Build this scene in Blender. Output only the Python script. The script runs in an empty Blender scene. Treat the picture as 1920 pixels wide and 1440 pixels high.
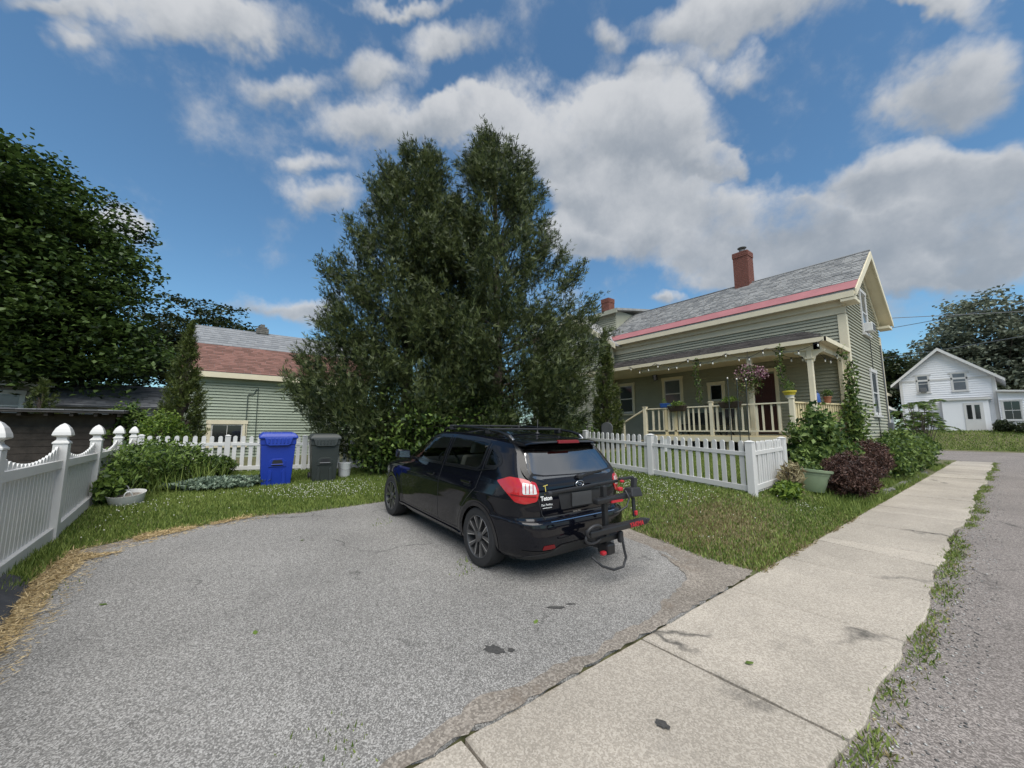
import bpy, bmesh, math, random
import numpy as np
from mathutils import Vector, Matrix
from mathutils.bvhtree import BVHTree
from mathutils.geometry import delaunay_2d_cdt
R = math.radians
random.seed(7); RNG = np.random.default_rng(7)
scene = bpy.context.scene
COL = scene.collection
# ------------------------------------------------------------------ camera, sky, sun, exposure
HEAD = R(52.3)                       # heading of the lens, measured from the street direction (+X)
cam = bpy.data.cameras.new('camera'); camo = bpy.data.objects.new('camera', cam); COL.objects.link(camo)
camo.location = (0, 0, 1.56)
camo.rotation_euler = (R(90 + 6.83), 0, HEAD - R(90))
cam.sensor_width = 36; cam.lens = 718 / 1920 * 36; cam.clip_start = .05; cam.clip_end = 2000
scene.camera = camo
vs = scene.view_settings
vs.view_transform = 'Standard'; vs.look = 'None'; vs.gamma = 1; vs.exposure = 1.62

SUN_EL = R(60); SUN_AZ = R(-115)      # azimuth in the XY plane, from +X (the sun stands over the street)
sun = bpy.data.lights.new('sun', 'SUN'); suno = bpy.data.objects.new('sun', sun); COL.objects.link(suno)
sun.energy = 1.5; sun.angle = R(66); sun.color = (1, .965, .91)
sd = Vector((math.cos(SUN_EL) * math.cos(SUN_AZ), math.cos(SUN_EL) * math.sin(SUN_AZ), math.sin(SUN_EL)))
suno.rotation_euler = (-sd).to_track_quat('-Z', 'Y').to_euler(); suno.location = (0, -10, 30)

world = bpy.data.worlds.new('World'); scene.world = world; world.use_nodes = True
def build_sky():
    nt = world.node_tree; N = nt.nodes; L = nt.links; N.clear()
    def nd(t, **k):
        n = N.new(t)
        for a, b in k.items(): setattr(n, a, b)
        return n
    def mth(op, a, b=None, c=None, clamp=False):
        n = nd('ShaderNodeMath', operation=op); n.use_clamp = clamp
        for i, v in enumerate((a, b, c)):
            if v is None: continue
            if isinstance(v, (int, float)): n.inputs[i].default_value = v
            else: L.new(v, n.inputs[i])
        return n.outputs[0]
    def vm(op, a, b=None, c=None):
        n = nd('ShaderNodeVectorMath', operation=op)
        for i, v in enumerate((a, b, c)):
            if v is None: continue
            if isinstance(v, (tuple, list)): n.inputs[i].default_value = v
            else: L.new(v, n.inputs[i])
        return n
    def sstep(v, a, b):
        n = nd('ShaderNodeMapRange', interpolation_type='SMOOTHSTEP'); L.new(v, n.inputs[0])
        n.inputs[1].default_value = a; n.inputs[2].default_value = b; return n.outputs[0]
    tc = nd('ShaderNodeTexCoord'); d = vm('NORMALIZE', tc.outputs['Generated']).outputs[0]
    sep = nd('ShaderNodeSeparateXYZ'); L.new(d, sep.inputs[0])
    fx = vm('DOT_PRODUCT', d, (math.cos(HEAD), math.sin(HEAD), 0)).outputs['Value']
    rx = vm('DOT_PRODUCT', d, (math.sin(HEAD), -math.cos(HEAD), 0)).outputs['Value']
    az = mth('MULTIPLY', mth('ARCTAN2', rx, fx), 57.2958)
    el = mth('MULTIPLY', mth('ARCSINE', sep.outputs[2]), 57.2958)
    cmb = nd('ShaderNodeCombineXYZ'); L.new(az, cmb.inputs[0]); L.new(el, cmb.inputs[1]); v0 = cmb.outputs[0]
    # flat cloud-deck coordinates, so the fluff shrinks towards the horizon
    h = mth('ADD', mth('MAXIMUM', sep.outputs[2], 0), .22)
    dk = nd('ShaderNodeCombineXYZ'); L.new(mth('DIVIDE', sep.outputs[0], h), dk.inputs[0]); L.new(mth('DIVIDE', sep.outputs[1], h), dk.inputs[1])
    def noise(v, sc, det, rough=.55, out=0):
        n = nd('ShaderNodeTexNoise'); L.new(v, n.inputs['Vector']); n.inputs['Scale'].default_value = sc
        n.inputs['Detail'].default_value = det; n.inputs['Roughness'].default_value = rough; return n.outputs[out]
    w1 = vm('SUBTRACT', noise(d, 5, 5, .6, 1), (.5, .5, .5)).outputs[0]
    # cumulus banks on the sky sphere: direction, turn of the bank's own axes, half width, half height, weight
    B = [(-0.063, 0.746, 0.663, 2.375, -0.4, -0.299, 0.172, 0.039, 0.95), (-0.228, 0.77, 0.596, 2.336, -0.537, -0.169, 0.091, 0.019, 0.8), (-0.21, 0.794, 0.57, 2.284, -0.512, -0.142, 0.027, 0.022, 0.5), (0.216, 0.595, 0.774, 2.471, -0.152, -0.538, 0.122, 0.015, 0.7), (0.303, 0.595, 0.745, 2.416, -0.093, -0.576, 0.107, 0.037, 0.85), (0.187, 0.701, 0.688, 2.349, -0.203, -0.457, 0.109, 0.035, 0.6), (0.055, 0.772, 0.634, 2.298, -0.305, -0.332, 0.067, 0.035, 0.65), (0.67, 0.218, 0.709, 2.412, 0.312, -0.926, 0.188, 0.043, 1.05), (0.748, 0.077, 0.659, 2.388, 0.443, -1.04, 0.111, 0.017, 0.8), (0.793, -0.008, 0.609, 2.349, 0.521, -1.126, 0.089, 0.019, 0.8), (0.525, 0.406, 0.748, 2.425, 0.127, -0.768, 0.048, 0.03, 0.55), (0.858, -0.019, 0.514, 2.202, 0.513, -1.249, 0.06, 0.074, 0.95), (0.623, 0.376, 0.685, 2.343, 0.188, -0.848, 0.056, 0.035, 0.55), (0.721, 0.242, 0.649, 2.32, 0.307, -0.972, 0.058, 0.026, 0.5), (0.234, 0.738, 0.633, 2.269, -0.176, -0.452, 0.159, 0.045, 0.95), (0.384, 0.647, 0.659, 2.292, -0.06, -0.589, 0.135, 0.042, 0.9), (0.513, 0.569, 0.642, 2.269, 0.037, -0.703, 0.216, 0.092, 1.2), (0.664, 0.432, 0.61, 2.238, 0.166, -0.865, 0.215, 0.083, 1.2), (0.76, 0.324, 0.564, 2.192, 0.251, -0.992, 0.075, 0.029, 1.0), (0.175, 0.856, 0.487, 2.091, -0.204, -0.318, 0.07, 0.045, 0.8), (0.125, 0.83, 0.544, 2.166, -0.246, -0.313, 0.045, 0.026, 0.5), (0.74, 0.434, 0.513, 2.119, 0.174, -0.935, 0.21, 0.059, 1.1), (0.771, 0.456, 0.445, 2.038, 0.157, -0.958, 0.237, 0.071, 1.15), (0.856, 0.259, 0.447, 2.053, 0.275, -1.136, 0.115, 0.076, 1.2), (0.906, 0.069, 0.417, 2.039, 0.391, -1.304, 0.094, 0.051, 1.2), (0.924, 0.147, 0.354, 1.95, 0.3, -1.295, 0.232, 0.072, 1.2), (0.939, -0.014, 0.345, 1.955, 0.404, -1.429, 0.072, 0.084, 1.15), (0.892, 0.299, 0.34, 1.926, 0.21, -1.171, 0.221, 0.05, 1.0), (0.967, 0.052, 0.251, 1.835, 0.274, -1.444, 0.081, 0.032, 0.9), (0.962, -0.018, 0.272, 1.863, 0.336, -1.49, 0.048, 0.049, 1.0), (0.638, 0.545, 0.543, 2.148, 0.095, -0.802, 0.108, 0.066, 1.0), (0.662, 0.603, 0.444, 2.033, 0.07, -0.797, 0.076, 0.061, 0.8), (-0.185, 0.908, 0.376, 1.987, -0.379, 0.039, 0.04, 0.036, 0.95), (-0.144, 0.918, 0.369, 1.974, -0.345, 0.012, 0.026, 0.023, 0.55), (0.08, 0.959, 0.272, 1.851, -0.168, -0.131, 0.109, 0.037, 0.75), (0.163, 0.95, 0.268, 1.845, -0.136, -0.208, 0.065, 0.036, 0.7), (0.826, 0.476, 0.303, 1.88, 0.118, -1.01, 0.053, 0.021, 0.8), (0.928, 0.256, 0.271, 1.851, 0.193, -1.246, 0.136, 0.027, 0.6)]
    mx = None; num = None; den = None
    dw = vm('MULTIPLY_ADD', w1, (.22, .22, .16), d).outputs[0]
    for cx_, cy_, cz_, ex, ey, ez, ra, re, w in B:
        mp_ = nd('ShaderNodeMapping', vector_type='TEXTURE'); L.new(dw, mp_.inputs['Vector'])
        mp_.inputs['Location'].default_value = (cx_, cy_, cz_); mp_.inputs['Rotation'].default_value = (ex, ey, ez); mp_.inputs['Scale'].default_value = (ra, re, .9); q = mp_.outputs[0]
        m = mth('MULTIPLY', mth('SUBTRACT', 1.22, vm('LENGTH', q).outputs['Value']), w)
        mp = mth('MAXIMUM', m, 0)
        sy = nd('ShaderNodeSeparateXYZ'); L.new(q, sy.inputs[0])
        t = mth('MULTIPLY', sy.outputs[1], mp)
        mx = mp if mx is None else mth('ADD', mx, mp); num = t if num is None else mth('ADD', num, t); den = mp if den is None else mth('ADD', den, mp)
    # the same kind of broken cumulus everywhere else round the sky
    out = sstep(mth('ABSOLUTE', az), 58, 72); out = mth('MAXIMUM', out, sstep(el, 54, 62))
    gen = mth('MULTIPLY', mth('MULTIPLY', mth('SUBTRACT', noise(dk.outputs[0], .9, 3), .44), 5), out)
    mx = mth('MAXIMUM', mx, gen)
    fl = noise(d, 5.5, 10, .60)
    dens = mth('ADD', mth('MINIMUM', mx, .85), mth('MULTIPLY', mth('SUBTRACT', fl, .5), 2.2))
    cov = sstep(dens, .0, .75)
    vert = mth('DIVIDE', num, mth('ADD', den, .15))
    lum = mth('ADD', mth('MULTIPLY', vert, .75), mth('MULTIPLY', mth('SUBTRACT', noise(d, 6, 9, .62), .5), 1.9))
    low = sstep(el, 34, 20)
    lum = mth('SUBTRACT', lum, mth('MULTIPLY', mth('MULTIPLY', low, sstep(mx, .5, 1.1)), .33))
    lum = sstep(lum, -.8, .6)
    cc = nd('ShaderNodeMix', data_type='RGBA'); L.new(lum, cc.inputs[0])
    cc.inputs[6].default_value = (1.9, 2.12, 2.4, 1); cc.inputs[7].default_value = (3.95, 4.02, 4.12, 1)
    sky = nd('ShaderNodeTexSky', sky_type='NISHITA'); sky.sun_disc = False
    sky.sun_elevation = SUN_EL; sky.sun_rotation = R(90) - SUN_AZ; sky.altitude = 0; sky.air_density = 1.0; sky.dust_density = .6; sky.ozone_density = 2.0
    tint = nd('ShaderNodeMix', data_type='RGBA', blend_type='MULTIPLY'); tint.inputs[0].default_value = 1
    L.new(sky.outputs[0], tint.inputs[6]); tint.inputs[7].default_value = (.60, .82, .87, 1)
    mix = nd('ShaderNodeMix', data_type='RGBA'); L.new(mth('MULTIPLY', cov, .92), mix.inputs[0]); L.new(tint.outputs[2], mix.inputs[6]); L.new(cc.outputs[2], mix.inputs[7])
    bg = nd('ShaderNodeBackground'); L.new(mix.outputs[2], bg.inputs[0]); bg.inputs[1].default_value = .0545
    o = nd('ShaderNodeOutputWorld'); L.new(bg.outputs[0], o.inputs[0])
build_sky()

# ------------------------------------------------------------------ materials
MATS = {}
def mat(name, col, rough=.6, var=.12, vscale=6, bump=0, bscale=40, metal=0, coat=0, spec=.5, island=0, col2=None, det=5, dirt=None):
    m = bpy.data.materials.new(name); m.use_nodes = True; MATS[name] = m
    nt = m.node_tree; N = nt.nodes; L = nt.links; b = N['Principled BSDF']
    b.inputs['Roughness'].default_value = rough; b.inputs['Metallic'].default_value = metal
    b.inputs['Coat Weight'].default_value = coat; b.inputs['Coat Roughness'].default_value = .03
    b.inputs['Specular IOR Level'].default_value = spec
    g = N.new('ShaderNodeNewGeometry')
    n = N.new('ShaderNodeTexNoise'); n.inputs['Scale'].default_value = vscale; n.inputs['Detail'].default_value = det; n.inputs['Roughness'].default_value = .65
    L.new(g.outputs['Position'], n.inputs['Vector'])
    r = N.new('ShaderNodeMapRange'); r.inputs[1].default_value = .28; r.inputs[2].default_value = .72
    fac = n.outputs[0]
    if island:
        mx = N.new('ShaderNodeMath'); mx.operation = 'MULTIPLY_ADD'; L.new(g.outputs['Random Per Island'], mx.inputs[0]); mx.inputs[1].default_value = island
        sb = N.new('ShaderNodeMath'); sb.operation = 'SUBTRACT'; L.new(fac, sb.inputs[0]); sb.inputs[1].default_value = island / 2
        L.new(sb.outputs[0], mx.inputs[2]); fac = mx.outputs[0]
    L.new(fac, r.inputs[0])
    c = N.new('ShaderNodeMix'); c.data_type = 'RGBA'; L.new(r.outputs[0], c.inputs[0])
    if col2 is None:
        c.inputs[6].default_value = [x * (1 - var) for x in col] + [1]; c.inputs[7].default_value = [min(1, x * (1 + var)) for x in col] + [1]
    else:
        c.inputs[6].default_value = list(col) + [1]; c.inputs[7].default_value = list(col2) + [1]
    res = c.outputs[2]
    if dirt:                                  # (colour, scale, threshold) blotches of grime
        n2 = N.new('ShaderNodeTexNoise'); n2.inputs['Scale'].default_value = dirt[1]; n2.inputs['Detail'].default_value = 8; n2.inputs['Roughness'].default_value = .7
        L.new(g.outputs['Position'], n2.inputs['Vector'])
        r2 = N.new('ShaderNodeMapRange'); r2.inputs[1].default_value = dirt[2]; r2.inputs[2].default_value = dirt[2] + .2; L.new(n2.outputs[0], r2.inputs[0])
        d = N.new('ShaderNodeMix'); d.data_type = 'RGBA'; L.new(r2.outputs[0], d.inputs[0]); L.new(res, d.inputs[6]); d.inputs[7].default_value = list(dirt[0]) + [1]; res = d.outputs[2]
    L.new(res, b.inputs['Base Color'])
    if bump:
        bn = N.new('ShaderNodeTexNoise'); bn.inputs['Scale'].default_value = bscale; bn.inputs['Detail'].default_value = 4; L.new(g.outputs['Position'], bn.inputs['Vector'])
        bp = N.new('ShaderNodeBump'); bp.inputs['Strength'].default_value = bump; bp.inputs['Distance'].default_value = .01; L.new(bn.outputs[0], bp.inputs['Height']); L.new(bp.outputs[0], b.inputs['Normal'])
    return m
def leafmat(name, dark, light, trans=.25, island=.9, vscale=.9, rough=.5):
    m = mat(name, dark, rough, col2=light, island=island, vscale=vscale, spec=.35)
    nt = m.node_tree; N = nt.nodes; L = nt.links; b = N['Principled BSDF']
    src = b.inputs['Base Color'].links[0].from_socket
    t = N.new('ShaderNodeBsdfTranslucent'); L.new(src, t.inputs[0])
    mx = N.new('ShaderNodeMixShader'); mx.inputs[0].default_value = trans
    L.new(b.outputs[0], mx.inputs[1]); L.new(t.outputs[0], mx.inputs[2]); L.new(mx.outputs[0], N['Material Output'].inputs[0])
    return m
def aggregate(name, cols, scale, big, crack=0, patch=None, grain=.55, rough=.85, objvar=0):
    """stone-chip surface: cols = dark chip, mid binder, pale chip"""
    m = bpy.data.materials.new(name); m.use_nodes = True; MATS[name] = m
    nt = m.node_tree; N = nt.nodes; L = nt.links; b = N['Principled BSDF']; b.inputs['Roughness'].default_value = rough; b.inputs['Specular IOR Level'].default_value = .3
    g = N.new('ShaderNodeNewGeometry').outputs['Position']
    def noise(sc, det=4, rg=.6):
        n = N.new('ShaderNodeTexNoise'); n.inputs['Scale'].default_value = sc; n.inputs['Detail'].default_value = det; n.inputs['Roughness'].default_value = rg; L.new(g, n.inputs['Vector']); return n.outputs[0]
    def voro(sc, out='Color', feat='F1'):
        n = N.new('ShaderNodeTexVoronoi'); n.feature = feat; n.inputs['Scale'].default_value = sc; L.new(g, n.inputs['Vector']); return n.outputs[out]
    def mix(f, a, bb, mode='MIX'):
        n = N.new('ShaderNodeMix'); n.data_type = 'RGBA'; n.blend_type = mode
        for i, x in ((0, f), (6, a), (7, bb)):
            if isinstance(x, (int, float)): n.inputs[i].default_value = x
            elif isinstance(x, tuple): n.inputs[i].default_value = x + (1,)
            else: L.new(x, n.inputs[i])
        return n.outputs[2]
    def rng(x, a, bb, lo=0., hi=1.):
        n = N.new('ShaderNodeMapRange'); n.inputs[1].default_value = a; n.inputs[2].default_value = bb; n.inputs[3].default_value = lo; n.inputs[4].default_value = hi; L.new(x, n.inputs[0]); return n.outputs[0]
    def bw(x):
        n = N.new('ShaderNodeRGBToBW'); L.new(x, n.inputs[0]); return n.outputs[0]
    v = bw(voro(scale)); v2 = bw(voro(scale * .7))
    c = mix(rng(v, .3, .62), cols[0], cols[1]); c = mix(rng(v, .55, .8), c, cols[2])
    c = mix(rng(v2, .70, .82, 0, .4), c, cols[2]); c = mix(rng(v2, .30, .18, 0, .4), c, cols[0])
    c = mix(grain, cols[1], c)
    lo = rng(noise(big, 6), .3, .7, .80, 1.16)
    sc = N.new('ShaderNodeVectorMath'); sc.operation = 'SCALE'; L.new(c, sc.inputs[0]); L.new(lo, sc.inputs['Scale']); c = sc.outputs[0]
    if patch: c = mix(rng(noise(patch[1], 7, .7), patch[2], patch[2] + .14, 0, .8), c, patch[0])
    if crack:
        wv = N.new('ShaderNodeVectorMath'); wv.operation = 'MULTIPLY_ADD'; nn = N.new('ShaderNodeTexNoise'); nn.inputs['Scale'].default_value = 3; nn.inputs['Detail'].default_value = 5; L.new(g, nn.inputs['Vector'])
        L.new(nn.outputs[1], wv.inputs[0]); wv.inputs[1].default_value = (.5, .5, .5); L.new(g, wv.inputs[2])
        vn = N.new('ShaderNodeTexVoronoi'); vn.feature = 'DISTANCE_TO_EDGE'; vn.inputs['Scale'].default_value = crack; L.new(wv.outputs[0], vn.inputs['Vector'])
        cm = N.new('ShaderNodeMath'); cm.operation = 'MULTIPLY'; L.new(rng(vn.outputs[0], .0, .012, .8, 0), cm.inputs[0]); L.new(rng(noise(.8, 3), .5, .6), cm.inputs[1])
        c = mix(cm.outputs[0], c, (.03, .03, .028))
    if objvar:
        oi = N.new('ShaderNodeObjectInfo'); so = N.new('ShaderNodeVectorMath'); so.operation = 'SCALE'; L.new(c, so.inputs[0]); L.new(rng(oi.outputs['Random'], 0, 1, 1 - objvar, 1 + objvar), so.inputs['Scale']); c = so.outputs[0]
    L.new(c, b.inputs['Base Color'])
    bp = N.new('ShaderNodeBump'); bp.inputs['Strength'].default_value = .5; bp.inputs['Distance'].default_value = .006
    L.new(v, bp.inputs['Height']); L.new(bp.outputs[0], b.inputs['Normal'])
    return m

aggregate('asphalt_drive', ((.06, .058, .055), (.225, .215, .20), (.48, .465, .44)), 150, .55, crack=.55, patch=((.20, .175, .145), .55, .66), grain=.58)
aggregate('asphalt_road', ((.07, .062, .056), (.215, .188, .170), (.41, .37, .34)), 130, .5, crack=.35, patch=((.16, .16, .17), .35, .6), grain=.62)
aggregate('concrete', ((.13, .115, .095), (.40, .355, .295), (.56, .51, .44)), 120, .7, patch=((.29, .265, .23), .6, .60), grain=.38, crack=.28, objvar=.10)
aggregate('dirt', ((.08, .07, .06), (.235, .205, .172), (.40, .36, .31)), 90, 1.2, patch=((.16, .125, .095), 2.2, .56), grain=.5, rough=.95)
aggregate('stone', ((.07, .07, .06), (.17, .165, .15), (.28, .27, .25)), 25, 2, grain=.4)
mat('lawn_soil', (.065, .080, .026), .95, col2=(.15, .13, .065), vscale=2.2, bump=.6, bscale=60)
mat('white_vinyl', (.60, .588, .565), .4, var=.05, vscale=2, dirt=((.36, .35, .29), 6, .63))
mat('cream_paint', (.70, .63, .46), .55, var=.06, vscale=3, dirt=((.50, .45, .33), 6, .68))
mat('pine_wood', (.68, .57, .34), .6, var=.12, vscale=4)
mat('green_siding', (.345, .345, .265), .6, var=.08, vscale=1.5, dirt=((.27, .27, .205), 3, .64))
mat('barn_siding', (.315, .36, .275), .6, var=.07, vscale=1.5, dirt=((.23, .29, .22), 3, .66))
mat('white_siding', (.80, .80, .81), .55, var=.04, vscale=.8)
mat('slate', (.21, .21, .21), .65, island=.8, col2=(.345, .34, .33), vscale=3)
mat('red_metal', (.31, .115, .12), .6, var=.16, vscale=1.4, dirt=((.24, .12, .115), 4, .58))
mat('red_shingle', (.145, .072, .056), .85, island=.8, col2=(.225, .112, .09), vscale=4)
mat('barn_metal', (.145, .155, .17), .55, island=.5, col2=(.215, .225, .24), vscale=2)
mat('dark_shingle', (.032, .028, .026), .9, island=.9, col2=(.085, .076, .07), vscale=5)
mat('brick', (.17, .062, .045), .85, var=.35, vscale=14, bump=.5, bscale=50)
mat('mortar', (.26, .23, .21), .9)
mat('glass_dark', (.012, .014, .016), .05, var=.1, spec=.8)
mat('glass_grey', (.10, .115, .13), .08, var=.25, vscale=1.5, spec=.8)
mat('black_metal', (.013, .013, .014), .42, var=.2)
mat('black_plastic', (.022, .022, .024), .5, var=.15, vscale=12, bump=.1, bscale=200)
mat('grey_plastic', (.12, .125, .13), .5)
mat('blue_plastic', (.010, .038, .31), .38, var=.06, vscale=5, dirt=((.03, .05, .36), 7, .66))
mat('bin_green_black', (.028, .034, .031), .5, var=.15, vscale=5, dirt=((.06, .06, .055), 7, .64))
mat('white_plastic', (.66, .66, .64), .4, var=.06, dirt=((.40, .39, .36), 12, .62))
mat('red_door', (.05, .013, .012), .4)
mat('bark', (.09, .07, .055), .95, var=.4, vscale=18, bump=.8, bscale=40)
mat('rubber_mat', (.035, .035, .038), .7, var=.3, vscale=7, bump=.3)
mat('straw', (.34, .245, .115), .9, island=.9, col2=(.58, .45, .25), vscale=3)
leafmat('grass_blade', (.082, .135, .022), (.27, .335, .085), .3, .8, .55)
leafmat('grass_dry', (.16, .13, .05), (.33, .27, .14), .2, .9, 2)
leafmat('clover_leaf', (.05, .10, .02), (.13, .20, .05), .25)
mat('clover_flower', (.70, .69, .62), .7, var=.06, island=.5)
leafmat('cedar_leaf', (.017, .031, .011), (.112, .138, .046), .28, .7, 1.1)
leafmat('cone_leaf', (.030, .048, .012), (.120, .150, .035), .25, .8, 1.5)
leafmat('maple_leaf', (.012, .028, .008), (.095, .15, .034), .25, .7, .6)
leafmat('tree_leaf', (.014, .024, .010), (.055, .075, .025), .25, .8, .35)
leafmat('hazy_far_leaf', (.10, .118, .085), (.27, .30, .22), .25, .8, .25)  # distance haze mixed into the leaf colour, paler and greyer
leafmat('weed_leaf', (.025, .055, .010), (.17, .25, .05), .3, .85, 1.6)
leafmat('lime_leaf', (.05, .10, .012), (.19, .27, .04), .3, .85, 1.6)
leafmat('sage_leaf', (.085, .125, .085), (.26, .33, .235), .15, .8, 3)
leafmat('shrub_leaf', (.03, .065, .014), (.165, .235, .055), .3, .85, 1.3)
leafmat('barberry_leaf', (.030, .015, .012), (.13, .07, .052), .2, .95, 2.2)
leafmat('pink_petal', (.22, .06, .13), (.52, .36, .36), .2, 1, 9)
leafmat('dry_leaf', (.16, .12, .06), (.30, .26, .14), .2)

# ------------------------------------------------------------------ builders
PW = {}                                    # world matrix of each parent we made
def link(o, parent=None, local=False):
    COL.objects.link(o)
    if parent is not None:
        o.parent = parent
        if not local: o.matrix_parent_inverse = PW[parent.name].inverted()
    if parent is None: PW[o.name] = o.matrix_basis.copy()
    elif local: PW[o.name] = PW[parent.name] @ o.matrix_basis
    else: PW[o.name] = o.matrix_basis.copy()
    return o
def tag(o, label=None, cat=None, group=None, kind=None):
    if label: o['label'] = label
    if cat: o['category'] = cat
    if group: o['group'] = group
    if kind: o['kind'] = kind
    return o
def thing(name, label, cat, loc=(0, 0, 0), rot=(0, 0, 0), group=None):
    o = bpy.data.objects.new(name, None); o.empty_display_size = .2; o.location = loc; o.rotation_euler = rot
    from mathutils import Euler
    link(o); PW[o.name] = Matrix.Translation(loc) @ Euler(rot).to_matrix().to_4x4()
    return tag(o, label, cat, group)
def mesh_np(name, V, Fc, m, parent=None, local=False, smooth=False, k=None):
    """V (n,3) array, Fc (f,k) int array with k corners per face"""
    me = bpy.data.meshes.new(name); V = np.asarray(V, np.float32); Fc = np.asarray(Fc, np.int32); k = Fc.shape[1]
    me.vertices.add(len(V)); me.vertices.foreach_set('co', V.ravel())
    me.loops.add(Fc.size); me.loops.foreach_set('vertex_index', Fc.ravel())
    me.polygons.add(len(Fc)); me.polygons.foreach_set('loop_start', np.arange(0, Fc.size, k, dtype=np.int32))
    if smooth: me.polygons.foreach_set('use_smooth', np.ones(len(Fc), bool))
    me.update(calc_edges=True)
    me.materials.append(MATS[m] if isinstance(m, str) else m)
    return link(bpy.data.objects.new(name, me), parent, local)
class MB:
    def __init__(s): s.v = []; s.f = []
    def add(s, vs, fs):
        b = len(s.v); s.v += [tuple(p) for p in vs]; s.f += [tuple(i + b for i in q) for q in fs]; return s
    def box(s, x0, x1, y0, y1, z0, z1):
        return s.add([(x0, y0, z0), (x1, y0, z0), (x1, y1, z0), (x0, y1, z0), (x0, y0, z1), (x1, y0, z1), (x1, y1, z1), (x0, y1, z1)],
                     [(3, 2, 1, 0), (4, 5, 6, 7), (0, 1, 5, 4), (1, 2, 6, 5), (2, 3, 7, 6), (3, 0, 4, 7)])
    def cbox(s, c, d): return s.box(c[0] - d[0] / 2, c[0] + d[0] / 2, c[1] - d[1] / 2, c[1] + d[1] / 2, c[2] - d[2] / 2, c[2] + d[2] / 2)
    def hexa(s, lo, hi):                    # two quads -> solid
        return s.add(list(lo) + list(hi), [(3, 2, 1, 0), (4, 5, 6, 7), (0, 1, 5, 4), (1, 2, 6, 5), (2, 3, 7, 6), (3, 0, 4, 7)])
    def prism(s, poly, d):                  # polygon (3d points) swept by vector d
        n = len(poly); d = Vector(d); a = [Vector(p) for p in poly]
        return s.add(a + [p + d for p in a], [tuple(range(n))[::-1], tuple(range(n, 2 * n))] + [(i, (i + 1) % n, n + (i + 1) % n, n + i) for i in range(n)])
    def bar(s, a, b, w, h, upv=(0, 0, 1)):  # rectangular bar between two points
        a = Vector(a); b = Vector(b); t = (b - a).normalized(); u = Vector(upv); u = (u - t * u.dot(t)).normalized(); r = t.cross(u)
        q = lambda p: [p - r * w / 2 - u * h / 2, p + r * w / 2 - u * h / 2, p + r * w / 2 + u * h / 2, p - r * w / 2 + u * h / 2]
        return s.hexa(q(a), q(b))
    def tube(s, pts, rad, n=8, cap=True):
        pts = [Vector(p) for p in pts]; m = len(pts); rad = rad if hasattr(rad, '__len__') else [rad] * m
        ref = Vector((0, 0, 1)); b = len(s.v); u = None
        for i, p in enumerate(pts):
            t = (pts[min(i + 1, m - 1)] - pts[max(i - 1, 0)]).normalized()
            if u is None: u = (t.cross(ref) if abs(t.dot(ref)) < .95 else t.cross(Vector((1, 0, 0)))).normalized()
            else: u = (u - t * u.dot(t)).normalized()
            w = t.cross(u)
            for j in range(n):
                a = 2 * math.pi * j / n; s.v.append(tuple(p + (u * math.cos(a) + w * math.sin(a)) * rad[i]))
        for i in range(m - 1):
            for j in range(n):
                s.f.append((b + i * n + j, b + i * n + (j + 1) % n, b + (i + 1) * n + (j + 1) % n, b + (i + 1) * n + j))
        if cap: s.f.append(tuple(range(b, b + n))[::-1]); s.f.append(tuple(range(b + (m - 1) * n, b + m * n)))
        return s
    def lathe(s, prof, c=(0, 0, 0), n=20, axis='z', sq=1.0, cap=True):  # prof: (r, h)
        b = len(s.v); m = len(prof)
        for r, h in prof:
            for j in range(n):
                a = 2 * math.pi * j / n; x, y = r * math.cos(a), r * math.sin(a) * sq
                p = {'z': (x, y, h), 'y': (x, h, y), 'x': (h, x, y)}[axis]
                s.v.append((c[0] + p[0], c[1] + p[1], c[2] + p[2]))
        for i in range(m - 1):
            for j in range(n): s.f.append((b + i * n + j, b + i * n + (j + 1) % n, b + (i + 1) * n + (j + 1) % n, b + (i + 1) * n + j))
        if cap and prof[0][0] > 1e-6: s.f.append(tuple(range(b, b + n))[::-1])
        if cap and prof[-1][0] > 1e-6: s.f.append(tuple(range(b + (m - 1) * n, b + m * n)))
        return s
    def mesh(s, name, m):
        me = bpy.data.meshes.new(name); me.from_pydata(s.v, [], s.f); me.materials.append(MATS[m] if isinstance(m, str) else m); me.update(); return me
    def build(s, name, m, parent=None, local=False, smooth=False, bevel=0, fix=True):
        me = s.mesh(name, m)
        if fix:
            bm = bmesh.new(); bm.from_mesh(me); bmesh.ops.recalc_face_normals(bm, faces=bm.faces); bm.to_mesh(me); bm.free()
        if smooth:
            me.polygons.foreach_set('use_smooth', [True] * len(me.polygons))
            if smooth == 'a': me.set_sharp_from_angle(angle=R(38))
        o = link(bpy.data.objects.new(name, me), parent, local)
        if bevel:
            b = o.modifiers.new('bevel', 'BEVEL'); b.width = bevel; b.segments = 2; b.limit_method = 'ANGLE'; b.angle_limit = R(40)
        return o
def inst(name, me, loc, parent=None, rot=None, scale=None, local=False):
    o = bpy.data.objects.new(name, me); o.location = loc
    if rot is not None: o.rotation_euler = rot
    if scale is not None: o.scale = scale
    from mathutils import Euler
    COL.objects.link(o)
    if parent is not None:
        o.parent = parent
        if not local: o.matrix_parent_inverse = PW[parent.name].inverted()
    return o
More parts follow.
